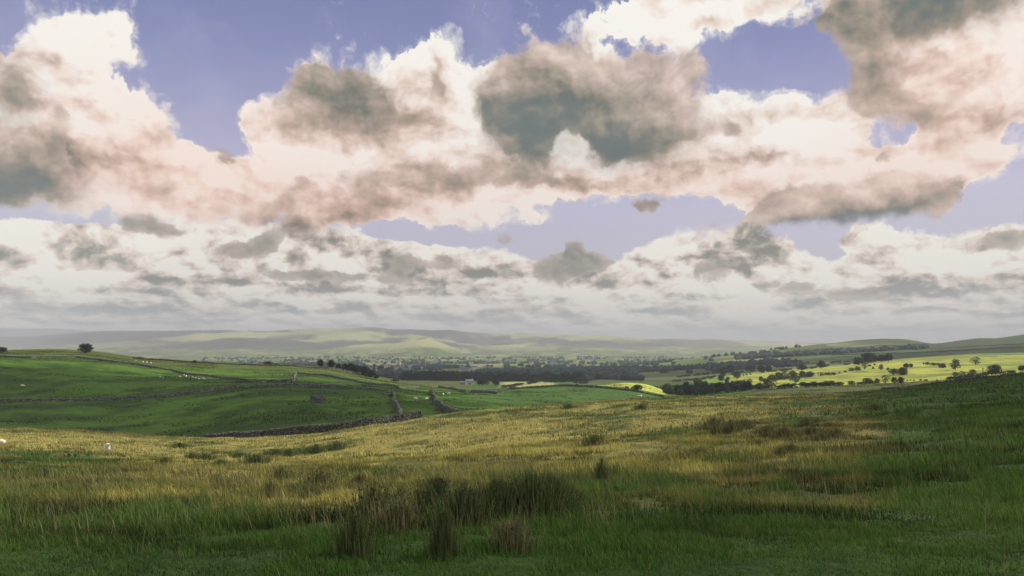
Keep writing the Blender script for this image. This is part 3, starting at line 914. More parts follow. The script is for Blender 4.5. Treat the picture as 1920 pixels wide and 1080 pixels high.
# ------------------------------------------------------------------ grass of the near hillside
def blades(X, Y, Z, hgt, wid, col, lean=0.35, tall_tip=None, seg=2):
    """Arrays of blades -> (coordinates, faces, colours)."""
    n = len(X)
    yaw = rng.uniform(0, 2 * math.pi, n)
    la = rng.uniform(0, 2 * math.pi, n)
    lm = rng.uniform(0.05, 1, n) * lean * hgt
    lx, ly = np.cos(la) * lm - 0.16 * hgt, np.sin(la) * lm * 0.6
    wx, wy = np.cos(yaw) * wid / 2, np.sin(yaw) * wid / 2
    if seg == 1:
        co = np.stack([np.stack([X - wx, Y - wy, Z], 1), np.stack([X + wx, Y + wy, Z], 1), np.stack([X + lx, Y + ly, Z + hgt], 1)], 1)
        f = np.arange(3 * n).reshape(n, 3)
        ln = np.full(n, 3)
        k = 3
    else:
        mx, my, mz = X + lx * 0.32, Y + ly * 0.32, Z + hgt * 0.58
        co = np.stack([np.stack([X - wx, Y - wy, Z], 1), np.stack([X + wx, Y + wy, Z], 1), np.stack([mx + wx * .8, my + wy * .8, mz], 1),
                       np.stack([mx - wx * .8, my - wy * .8, mz], 1), np.stack([X + lx, Y + ly, Z + hgt], 1)], 1)
        bi = np.arange(n)[:, None] * 5
        f = np.concatenate([np.concatenate([bi + [[0, 1, 2, 3]], bi + [[3, 2, 4]]], 1).ravel()])
        ln = np.tile([4, 3], n)
        k = 5
    c = np.repeat(col[:, None, :], k, 1)
    return co.reshape(-1, 3), f.ravel(), ln, c.reshape(-1, 3)


def strew(n, d0, d1):
    """Random places in and a little beyond the view, even per square metre."""
    t = np.linspace(d0, d1, 400)
    w = np.cumsum(0.76 * t + 5.0)
    D = np.interp(rng.random(n), (w - w[0]) / (w[-1] - w[0]), t)
    return rng.uniform(-1, 1, n) * (0.76 * D + 5.0), D


def grass(count, d0, d1, h0, h1, w0, w1, seg, thr=0.0):
    X, Y = strew(count, d0, d1)
    brow = np.interp(960 + F * X / Y, [0, 200, 370, 560, 790, 960, 1180, 1420, 1600, 1900], [214, 204, 173, 156, 158, 179, 209, 240, 262, 275])
    px = 960 + F * X / Y
    cl = fbm(X, Y, 0.9 if d1 < 60 else 3.0, 4, 201, 0.6)          # tussocks: clumps with thin ground between
    py0 = HY - F * gz(X, Y) / Y
    lush0 = np.clip(sstep(py0, 985, 1060) + sstep(px, 1250, 1800) * sstep(py0, 905, 980), 0, 1)
    keep = (Y < brow - 2) & (rng.random(count) < np.maximum(sstep(cl, 0.30 + thr, 0.58 + thr) * 0.9 + 0.1, lush0 * 0.9))
    X, Y, px, cl = X[keep], Y[keep], px[keep], cl[keep]
    Z = gz(X, Y)
    c = bil(CG, X, Y)
    py = HY - F * Z / Y
    lush = sstep(py, 985, 1060) * 0.8 + sstep(px, 1250, 1800) * sstep(py, 905, 980) * 0.7      # cropped turf along the bottom and right
    lush = np.clip(lush, 0, 0.95)
    n = len(X)
    hh = rng.uniform(h0, h1, n) * (0.3 + 2.3 * cl * cl) * (1 - 0.66 * lush) * 0.86
    straw = rng.random(n)
    big = fbm(X, Y, 2.6, 3, 205)
    tone = rng.uniform(0.45, 1.7, n) * (0.30 + 1.4 * sstep(0.5 * cl + 0.5 * big, 0.34, 0.64))  # random tone, plus tussock shade painted as darker blades between clumps
    c = c * tone[:, None]
    dry = straw < 0.16 * (1 - 0.6 * lush)
    c[dry] = 0.45 * c[dry] + 0.55 * np.array((0.26, 0.23, 0.10)) * rng.uniform(0.6, 1.3, dry.sum())[:, None]
    return blades(X, Y, Z - 0.02, hh, rng.uniform(w0, w1, n), c, 0.7, seg=seg)


def stack(parts):
    cos, fs, lns, cs, k = [], [], [], [], 0
    for co, f, ln, c in parts:
        cos.append(co); fs.append(f + k); lns.append(ln); cs.append(c)
        k += len(co)
    return np.concatenate(cos), np.concatenate(fs), np.concatenate(lns), np.concatenate(cs)


def pasture(count, d0, d1):
    """Shorter turf with darker tussocks on the fields beyond the brow."""
    X, Y = strew(count, d0, d1)
    px = 960 + F * X / Y
    brow = np.interp(px, [0, 200, 370, 560, 790, 960, 1180, 1420, 1600, 1900], [218, 208, 178, 161, 163, 183, 212, 244, 268, 280])
    cl = fbm(X * 0.55, Y, 9, 4, 209, 0.6)
    k = (Y > brow) & (rng.random(count) < 0.15 + sstep(cl, 0.46, 0.6))
    X, Y, cl = X[k], Y[k], cl[k]
    n = len(X)
    c = bil(CG, X, Y) * (rng.uniform(0.6, 1.3, n) * (1.15 - 0.85 * sstep(cl, 0.5, 0.62)))[:, None]
    return blades(X, Y, gz(X, Y) - 0.02, rng.uniform(0.08, 0.2, n) + 0.5 * sstep(cl, 0.52, 0.66) * rng.random(n), rng.uniform(0.14, 0.34, n), c, 0.6, seg=1)


def culms(count, d0, d1):
    """Tall straw-coloured flowering stalks standing out of the sward."""
    X, Y = strew(count, d0, d1)
    cl = fbm(X, Y, 3.0, 3, 207)
    Z = gz(X, Y)
    py = HY - F * Z / Y
    k = (rng.random(count) < sstep(cl, 0.42, 0.62) * (1 - 0.75 * sstep(X / Y, 0.25, 0.5))) & (rng.random(count) < 1 - 0.85 * sstep(py, 985, 1055))
    X, Y, Z = X[k], Y[k], Z[k]
    n = len(X)
    c = np.array((0.24, 0.22, 0.10))[None] * rng.uniform(0.5, 1.3, n)[:, None]
    return blades(X, Y, Z, rng.uniform(0.24, 0.50, n), rng.uniform(0.0028, 0.005, n) * (1 + Y / 14), c, 0.55, seg=2)


co, f, ln, c = stack([
    culms(26000, 4, 40),
    pasture(260000, 165, 560),
    grass(330000, 3.2, 12, 0.08, 0.23, 0.004, 0.009, 2),
    grass(300000, 11, 26, 0.11, 0.33, 0.007, 0.016, 2),
    grass(290000, 25, 70, 0.14, 0.42, 0.02, 0.05, 1),
    grass(300000, 68, 262, 0.16, 0.5, 0.06, 0.16, 1, 0.04),
])
me = new_mesh('grass', co, f, ln, True)
vcol(me, c)
link('grass', me, M_blade, kind='stuff', label='rough tawny and green hill grass covering the near slope', category='grass')
print('GRASS faces', len(ln))


# ------------------------------------------------------------------ rushes
def arr(me_):
    a = np.empty(len(me_.vertices) * 3, np.float32)
    me_.vertices.foreach_get('co', a)
    return a.reshape(-1, 3)


def idx(me_):
    a = np.empty(len(me_.loops), np.int32)
    me_.loops.foreach_get('vertex_index', a)
    return a


def rush_meshes(seed, stems, spread, wid, dark):
    """Unit-height clump: stems and brown seed heads."""
    r = np.random.default_rng(seed)
    ang, rad = r.uniform(0, 2 * math.pi, stems), np.minimum(np.abs(r.normal(0, 0.55, stems)), 1.2) * spread
    x, y = np.cos(ang) * rad, np.sin(ang) * rad
    lean = (0.15 + rad / spread) * r.uniform(0.05, 0.75, stems) * 0.6
    hh = r.uniform(0.45, 1.1, stems) * (0.55 + 0.45 * np.exp(-(rad / spread) ** 2 * 1.1)) * (0.75 + 0.5 * fbm(x * 6, y * 6, 1.0, 2, seed))
    tx, ty = x + np.cos(ang) * lean * hh + r.normal(0, 0.05, stems), y + np.sin(ang) * lean * hh + r.normal(0, 0.05, stems)
    mx, my = x * .6 + tx * .4, y * .6 + ty * .4
    yaw = r.uniform(0, math.pi, stems)
    wx, wy = np.cos(yaw) * wid, np.sin(yaw) * wid
    z0 = np.full(stems, -0.06)
    co = np.stack([np.stack([x - wx, y - wy, z0], 1), np.stack([x + wx, y + wy, z0], 1), np.stack([mx + wx * .8, my + wy * .8, hh * .6], 1),
                   np.stack([mx - wx * .8, my - wy * .8, hh * .6], 1), np.stack([tx, ty, hh], 1)], 1)
    bi = np.arange(stems)[:, None] * 5
    f = np.concatenate([bi + [[0, 1, 2, 3]], bi + [[3, 2, 4]]], 1).ravel()
    c = np.array(dark)[None, :] * r.uniform(0.5, 1.7, stems)[:, None]
    dead = r.random(stems) < 0.22
    c[dead] = np.array((0.17, 0.175, 0.075)) * r.uniform(0.6, 1.2, dead.sum())[:, None]
    ms = new_mesh('stems', co.reshape(-1, 3), f, np.tile([4, 3], stems), True)
    k = r.random(stems) < 0.25
    q = 0.80
    cx, cy, cz = mx[k] + (tx[k] - mx[k]) * 0.5, my[k] + (ty[k] - my[k]) * 0.5, hh[k] * q
    s = wid * r.uniform(1.3, 2.4, k.sum())
    oct_ = np.array([(1, 0, 0), (0, 1, 0), (-1, 0, 0), (0, -1, 0), (0, 0, 1.5), (0, 0, -1.2)])
    co = np.stack([cx, cy, cz], 1)[:, None, :] + oct_[None] * s[:, None, None]
    tri_ = np.array([(0, 1, 4), (1, 2, 4), (2, 3, 4), (3, 0, 4), (1, 0, 5), (2, 1, 5), (3, 2, 5), (0, 3, 5)])
    f = (np.arange(k.sum())[:, None, None] * 6 + tri_[None]).ravel()
    mh_ = new_mesh('seed_heads', co.reshape(-1, 3), f, 3, True)
    hc = np.array((0.060, 0.048, 0.028))[None] * r.uniform(0.6, 1.6, k.sum())[:, None]
    co = np.concatenate([arr(ms), arr(mh_)])
    fi = np.concatenate([idx(ms), idx(mh_) + len(ms.vertices)])
    both = new_mesh('rush_clump', co, fi, np.concatenate([np.tile([4, 3], stems), np.full(len(mh_.polygons), 3)]), True)
    vcol(both, np.concatenate([np.repeat(c, 5, 0), np.repeat(hc, 6, 0)]))
    both.materials.append(M_blade)
    return both


RUSH = {'big': rush_meshes(1, 2000, 0.62, 0.0075, (0.070, 0.108, 0.034)), 'mid': rush_meshes(2, 800, 0.55, 0.0095, (0.078, 0.108, 0.036)),
        'pale': rush_meshes(3, 700, 0.6, 0.010, (0.150, 0.145, 0.070)), 'far': rush_meshes(4, 420, 0.8, 0.015, (0.095, 0.125, 0.040)),
        'brown': rush_meshes(5, 420, 0.8, 0.014, (0.150, 0.155, 0.055))}


def rush(px, py, wpx, hpx, kind, label, group=None, D=None):
    x, y, z = hit(px, py, 5.0, 300) if D is None else at(px, D)
    hm, wm = hpx / F * y * 1.1, wpx / F * y * 1.25
    t = link('rush_clump', RUSH[kind], None, label=label, category='rushes')
    t.location = (x, y, z)
    t.rotation_euler = (0, 0, rng.uniform(0, 6.28))
    sp = {'big': 0.62, 'mid': 0.55, 'pale': 0.6, 'far': 0.8, 'brown': 0.8}[kind] + 0.25
    t.scale = (wm / (2 * sp), wm / (2 * sp), hm)
    if group:
        t['group'] = group


NEAR = 'rush clumps standing in the near grass'
rush(998, 975, 150, 92, 'big', 'largest dark clump of rushes with brown seed heads just right of bottom centre', NEAR)
rush(1035, 972, 90, 84, 'big', 'dark rushes crowding the right flank of the largest clump', NEAR)
rush(935, 978, 110, 86, 'big', 'dark rushes joined to the left side of the largest clump', NEAR)
rush(870, 992, 120, 84, 'mid', 'olive rush clump between the largest clump and the thin grass to its left', NEAR)
rush(820, 962, 110, 70, 'mid', 'brown tipped rush clump behind and left of the largest one', NEAR)
rush(832, 1046, 66, 92, 'mid', 'narrow upright rush clump low in the grass below the big ones', NEAR)
rush(960, 1034, 105, 60, 'pale', 'pale straw coloured rush clump in front of the largest dark clump', NEAR)
rush(664, 1042, 84, 78, 'mid', 'dark spiky rush clump standing alone left of the others', NEAR)
rush(745, 1000, 90, 66, 'pale', 'thin pale rushes between the lone left clump and the olive one', NEAR)
rush(700, 962, 110, 56, 'brown', 'low brownish rushes behind the thin pale ones', NEAR)
rush(600, 915, 90, 34, 'brown', 'brown rush patch in the tawny grass left of centre', NEAR)
rush(1128, 905, 34, 46, 'far', 'small dark upright tuft right of the largest clump in golden grass', NEAR)
rush(1115, 835, 60, 20, 'far', 'dark low rush patch halfway up the golden slope at centre', NEAR)
rush(1202, 768, 30, 11, 'far', 'small dark bushy rush tuft near the brow right of centre', NEAR)
rush(1066, 766, 34, 9, 'far', 'low dark rushes on the brow just below the green knoll', NEAR)
rush(1640, 770, 34, 12, 'far', 'dark rush tuft on the shaded brow at the right', NEAR)
for k in range(16):
    rush(1320 + 17 * k + rng.uniform(-8, 8), rng.uniform(795, 862), rng.uniform(34, 60), rng.uniform(14, 24), 'brown', 'brown rush patch in the dark band of the right hand slope', 'brown rush patches on the right slope')
for k in range(12):
    rush(300 + 30 * k + rng.uniform(-9, 9), rng.uniform(838, 872), rng.uniform(36, 70), rng.uniform(9, 16), 'far', 'dark low rushes in the damp hollow below the long stone wall', 'dark rushes in the hollow')
for k in range(14):
    rush(500 + 26 * k + rng.uniform(-9, 9), rng.uniform(895, 950), rng.uniform(30, 60), rng.uniform(22, 36), 'brown', 'thin brownish rushes scattered in the tawny grass left of the big clump', 'thin rushes left of the big clump')


# ------------------------------------------------------------------ dry stone walls
def wall(pts, label, hgt=1.4, stone=0.42, dmin=230, direct=False, light=1.0, taper=None, group='dry stone walls crossing the pastures'):
    P3 = [(at(p[0], p[1]) if direct else hit(p[0], p[1], p[2] if len(p) > 2 else dmin)) for p in pts]
    P2 = np.array([(p[0], p[1]) for p in P3])
    seg = np.hypot(*np.diff(P2, axis=0).T)
    L = seg.sum()
    cum = np.concatenate([[0], np.cumsum(seg)])
    mb = MB()
    courses = max(3, int(hgt / (stone * 0.55)))
    ch = hgt / courses
    n = max(2, int(L / stone))
    s = np.linspace(0, L, n)
    cx, cy = np.interp(s, cum, P2[:, 0]), np.interp(s, cum, P2[:, 1])
    cx, cy = cx + (fbm(s, s * 0, 14, 3, 5) - 0.5) * 2.0, cy + (fbm(s, s * 0, 14, 3, 6) - 0.5) * 2.0
    cz = gz(cx, cy)
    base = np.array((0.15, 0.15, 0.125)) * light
    for k in range(n - 1):
        rz = math.atan2(cy[k + 1] - cy[k], cx[k + 1] - cx[k])
        gap = fbm(np.array([s[k]]), np.array([3.0]), 30, 3, 9)[0]
        hk = hgt * (0.82 + 0.36 * gap) if gap > 0.30 else hgt * 0.55
        if taper:
            hk *= float(np.interp(s[k] / L, [0, taper, 1], [0.3, 1.0, 1.0]))
        ln_ = math.hypot(cx[k + 1] - cx[k], cy[k + 1] - cy[k]) * 1.12
        mb.box((cx[k], cy[k], cz[k] + hk * 0.42), (ln_, 0.34, hk * 0.84), rz, 0, base * 0.35)
        for r in range(int(hk / ch)):
            tone = rng.uniform(0.35, 1.5) if rng.random() < 0.85 else rng.uniform(1.6, 2.3)
            zz = cz[k] + (r + 0.5) * ch
            wd = 0.66 - 0.26 * (r + 1) / courses
            mb.box((cx[k] + rng.uniform(-.1, .1), cy[k] + rng.uniform(-.05, .05), zz), (ln_ * rng.uniform(0.75, 1.0), wd, ch * 0.93), rz, 0.10, base * tone)
        if rng.random() < 0.85:
            mb.box((cx[k], cy[k], cz[k] + hk + 0.05), (ln_ * rng.uniform(.35, .7), 0.42, rng.uniform(0.18, 0.36)), rz + rng.uniform(-.3, .3), 0.16, base * rng.uniform(0.8, 2.0))
    link('dry_stone_wall', mb.mesh('dry_stone_wall'), M_stone, label=label, category='stone wall', group=group, kind='thing')


wall([(372, 177), (410, 171), (460, 165), (520, 159), (570, 157), (640, 158), (700, 160), (750, 163), (792, 167)], 'long dry stone wall dividing the tawny hillside from the green pasture', 1.55, 0.30, direct=True, light=0.62, taper=0.55)
wall([(-60, 753), (60, 753), (155, 752), (200, 750), (250, 748), (310, 744), (370, 737), (430, 729), (480, 725), (560, 724), (600, 726), (650, 729), (700, 733), (736, 738)],
     'dry stone wall sweeping across the middle of the left hill', 1.2, 0.5, 250)
wall([(735, 740), (741, 752), (740, 763), (746, 773), (751, 784)], 'short winding light grey wall running down to the long wall', 1.7, 0.42, 200, light=1.1)
wall([(811, 731), (812, 742), (816, 756), (829, 767), (848, 776), (862, 780)], 'crooked light grey wall beside the green knoll', 1.7, 0.42, 200, light=1.0)
wall([(-40, 670), (60, 672), (145, 671), (200, 678), (260, 685), (330, 697), (400, 707), (462, 717)], 'upper dry stone wall curving round the top of the left hill', 1.1, 0.8, 400)
wall([(474, 718), (510, 720), (546, 720)], 'short piece of wall between two gateways on the left hill', 1.5, 0.7, 380)
wall([(547, 718), (551, 709), (556, 701)], 'short upright looking wall climbing to the crest left of centre', 1.6, 0.6, 380, light=1.2)
wall([(558, 701), (600, 704), (650, 713), (700, 722), (745, 727), (784, 726)], 'wall slanting down below the crest trees', 1.15, 0.7, 380)
wall([(250, 672), (320, 677), (400, 682), (500, 686), (560, 688), (620, 692), (660, 699), (700, 708)], 'wall along the far crest of the left hill', 1.0, 0.9, 500)
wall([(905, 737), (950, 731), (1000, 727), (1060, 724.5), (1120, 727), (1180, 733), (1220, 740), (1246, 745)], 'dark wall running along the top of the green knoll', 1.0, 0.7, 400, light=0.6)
wall([(822, 727), (850, 731), (874, 736)], 'pale straight wall end on in the pasture left of the knoll', 1.6, 0.6, 380, light=1.2)
wall([(884, 735), (905, 737), (930, 739)], 'low pale wall fragment beside the farm track', 1.3, 0.6, 380, light=1.1)
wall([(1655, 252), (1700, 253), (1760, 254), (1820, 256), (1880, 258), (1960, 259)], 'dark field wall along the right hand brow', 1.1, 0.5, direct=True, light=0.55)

# ------------------------------------------------------------------ grey outcrop in the pasture
bm = bmesh.new()
bmesh.ops.create_icosphere(bm, subdivisions=4, radius=1)
for v in bm.verts:
    p = v.co.copy()
    nn = fbm(np.array([p.x * 3 + 9]), np.array([p.y * 3 + p.z * 4]), 1.6, 5, 77)[0]
    st = 0.5 * nn + 0.5 * round(nn * 7) / 7
    v.co = Vector((p.x * 3.0, p.y * 2.2, max(p.z, -0.3) * (2.9 - 0.9 * p.x))) * (0.45 + 1.0 * st)
me = bpy.data.meshes.new('rock_outcrop')
bm.to_mesh(me); bm.free()
vcol(me, np.array([(0.10, 0.105, 0.10)] * len(me.vertices)) * (0.5 + fbm(np.arange(len(me.vertices)) * 0.7, np.zeros(len(me.vertices)), 2, 2, 3))[:, None])
o = link('rock_outcrop', me, M_stone, label='grey craggy rock outcrop alone in the green pasture', category='rock')
x, y, z = hit(597, 755, 200)
o.location = (x, y, z + 0.25)
o.scale = (0.85, 0.85, 0.85)

# ------------------------------------------------------------------ trees
def tree_meshes(seed, leafs=1700, squat=1.0, gappy=0.0, tone=(0.040, 0.066, 0.026), shrub=False):
    """Tree of height 10: (trunk with limbs, crown)."""
    r = np.random.default_rng(seed)
    mb = MB()
    bark = (0.075, 0.06, 0.045)
    top = 0.5 if shrub else 4.2
    mb.tube([(0, 0, -0.6), (0.05, 0, 0.6), (0.15, 0.1, top * 0.6), (0.1, 0.2, top)], [0.42, 0.33, 0.27, 0.2], 7, bark)
    lobes = []
    nl = 19
    for k in range(nl):
        a = 2.4 * k + r.uniform(-.4, .4)
        zr = (k + 0.5) / nl
        rad = 2.9 * math.sin(math.pi * (0.26 + 0.62 * zr)) * r.uniform(0.5, 1.05)
        cz = (1.0 if shrub else 1.9) + (7.4 if shrub else 6.6) * zr * squat
        c = np.array((math.cos(a) * rad, math.sin(a) * rad, cz))
        lobes.append((c, r.uniform(1.15, 1.9)))
        if k % 2 == 0:
            mid = c * 0.55 + np.array((0, 0, 0.3))
            mb.tube([(0.1, 0.1, top * (0.35 + 0.5 * zr)), tuple(mid), tuple(c)], [0.15, 0.09, 0.03], 5, bark)
    cos, fl = [], []
    per = leafs // nl
    C, N = [], []
    for c, rr in lobes:
        dvec = r.normal(size=(per, 3))
        dvec /= np.linalg.norm(dvec, axis=1)[:, None]
        rad = rr * (0.55 + 0.55 * r.random(per) ** 0.6)
        pp = c + dvec * rad[:, None] * np.array((1.1, 1.1, 0.8))
        C.append(pp)
        N.append(dvec + r.normal(0, 0.6, (per, 3)))
    C, N = np.concatenate(C), np.concatenate(N)
    if gappy:
        keep = fbm(C[:, 0] * 1.3 + C[:, 2], C[:, 1] * 1.3 - C[:, 2], 1.7, 2, seed) > gappy
        C, N = C[keep], N[keep]
    N /= np.linalg.norm(N, axis=1)[:, None]
    T = np.cross(N, r.normal(size=N.shape))
    T /= np.linalg.norm(T, axis=1)[:, None]
    B = np.cross(N, T)
    s = r.uniform(0.16, 0.40, len(C))[:, None]
    q = np.stack([C - T * s - B * s * .6, C + T * s - B * s * .5, C + T * s * .8 + B * s * .7, C - T * s * .9 + B * s * .6], 1)
    me = new_mesh('crown', q.reshape(-1, 3), np.arange(4 * len(C)), 4, False)
    cl = np.array(tone)[None] * (0.55 + 0.9 * fbm(C[:, 0] + C[:, 2], C[:, 1], 1.8, 3, seed + 3))[:, None] * r.uniform(0.7, 1.35, len(C))[:, None]
    vcol(me, np.repeat(cl, 4, 0))
    me.materials.append(M_leaf)
    tm = mb.mesh('trunk', True)
    tm.materials.append(M_bark)
    return tm, me


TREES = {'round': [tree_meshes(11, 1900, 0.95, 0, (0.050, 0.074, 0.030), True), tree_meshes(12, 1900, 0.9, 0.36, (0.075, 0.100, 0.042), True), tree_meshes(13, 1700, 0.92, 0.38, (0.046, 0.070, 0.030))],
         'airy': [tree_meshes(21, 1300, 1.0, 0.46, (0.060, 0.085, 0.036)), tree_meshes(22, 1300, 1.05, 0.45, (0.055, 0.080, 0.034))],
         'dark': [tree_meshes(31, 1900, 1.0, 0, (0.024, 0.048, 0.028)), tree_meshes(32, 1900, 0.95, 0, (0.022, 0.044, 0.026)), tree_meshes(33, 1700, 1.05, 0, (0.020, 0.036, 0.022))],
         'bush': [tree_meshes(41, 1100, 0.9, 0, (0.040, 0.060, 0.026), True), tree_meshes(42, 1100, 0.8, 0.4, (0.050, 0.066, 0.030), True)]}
_tn = [0]


def tree(px, py, wpx, hpx, kind, label, group=None, D=None, dmin=260, name=None):
    x, y, z = at(px, D) if D else hit(px, py, dmin)
    _tn[0] += 1
    vs = TREES[kind]
    tm, cm = vs[_tn[0] % len(vs)]
    t = empty(name or ('bush' if kind == 'bush' else 'tree'), (x, y, z - 0.1), rng.uniform(0, 6.28), label=label, category='bush' if kind == 'bush' else 'tree')
    hm, wm = hpx / F * y * 1.06, wpx / F * y * 1.06
    t.scale = (wm / 8.0, wm / 8.0, hm / (9.6 if kind != 'bush' else 9.4))
    if group:
        t['group'] = group
    link('trunk', tm, None, t)
    link('crown', cm, None, t)
    return t


# left skyline and crest
tree(160, 662, 25, 18, 'dark', 'lone round dark tree on the top of the left hill', dmin=520)
tree(4, 661, 18, 10, 'dark', 'dark tree cut by the left edge on the hill skyline', dmin=520)
tree(262, 673, 15, 5, 'bush', 'low dark bush on the left hill crest beside grazing sheep', dmin=500)
tree(283, 675, 9, 4, 'bush', 'tiny dark bush just right of the low crest bush', dmin=500)
tree(365, 680, 8, 6, 'bush', 'small dark bush alone on the far crest wall', dmin=500)
tree(503, 685, 19, 8, 'bush', 'dark bush with flat top on the crest left of the tree row', dmin=500)
tree(518, 686, 12, 6, 'bush', 'smaller dark bush touching the flat topped one', dmin=500)
G1 = 'dark trees in a row on the crest left of centre'
for px, py, w, h_, lb in [(601, 689, 13, 15, 'leftmost dark tree of the crest row'), (621, 691, 15, 16, 'tall dark tree second in the crest row'), (634, 692, 12, 10, 'small dark tree third in the crest row'),
                          (647, 695, 15, 13, 'rounded dark tree in the left half of the crest row'), (658, 698, 15, 17, 'tallest dark tree in the middle of the crest row'), (670, 701, 18, 16, 'broad dark tree right of the tallest in the crest row'),
                          (684, 705, 18, 18, 'dense dark tree in the right half of the crest row'), (696, 708, 16, 14, 'lower dark tree before the end of the crest row'), (706, 710, 10, 8, 'rightmost small dark tree ending the crest row')]:
    tree(px, py, w, h_, 'dark', lb, G1, dmin=500)
tree(714, 702, 14, 15, 'dark', 'dark tree left of a close pair behind the crest row', dmin=700)
tree(728, 702, 14, 13, 'dark', 'dark tree right of a close pair behind the crest row', dmin=700)
tree(741, 715, 18, 6, 'bush', 'low dark bush in the pasture left of the crooked wall', dmin=450)
tree(848, 710, 17, 14, 'dark', 'big dark tree at the edge of the valley above the knoll pasture', dmin=700)
tree(838, 710, 12, 9, 'dark', 'smaller dark tree left of the big valley edge one', dmin=700)
tree(905, 722, 24, 11, 'dark', 'dark tree right of the white farm', dmin=640)
tree(930, 723, 14, 12, 'dark', 'dark tree between the farm and the pale strip fields', dmin=640)
tree(945, 727, 14, 6, 'bush', 'low dark bush at the left end of the knoll', dmin=460)
tree(960, 727, 16, 6, 'bush', 'second low bush left of the knoll top', dmin=460)
tree(1003, 716, 9, 10, 'airy', 'small grey green tree on the pale strip fields', dmin=640)
tree(1012, 717, 9, 9, 'airy', 'small grey green tree beside the other on the strip fields', dmin=640)
tree(1082, 722, 7, 4, 'bush', 'tiny dark bush on the top of the knoll', D=455)
tree(1175, 737, 9, 6, 'bush', 'small dark bush on the wall below the bright knoll', D=470)
tree(1195, 741, 20, 11, 'dark', 'dark spreading thorn tree in front of the bright knoll', D=470)

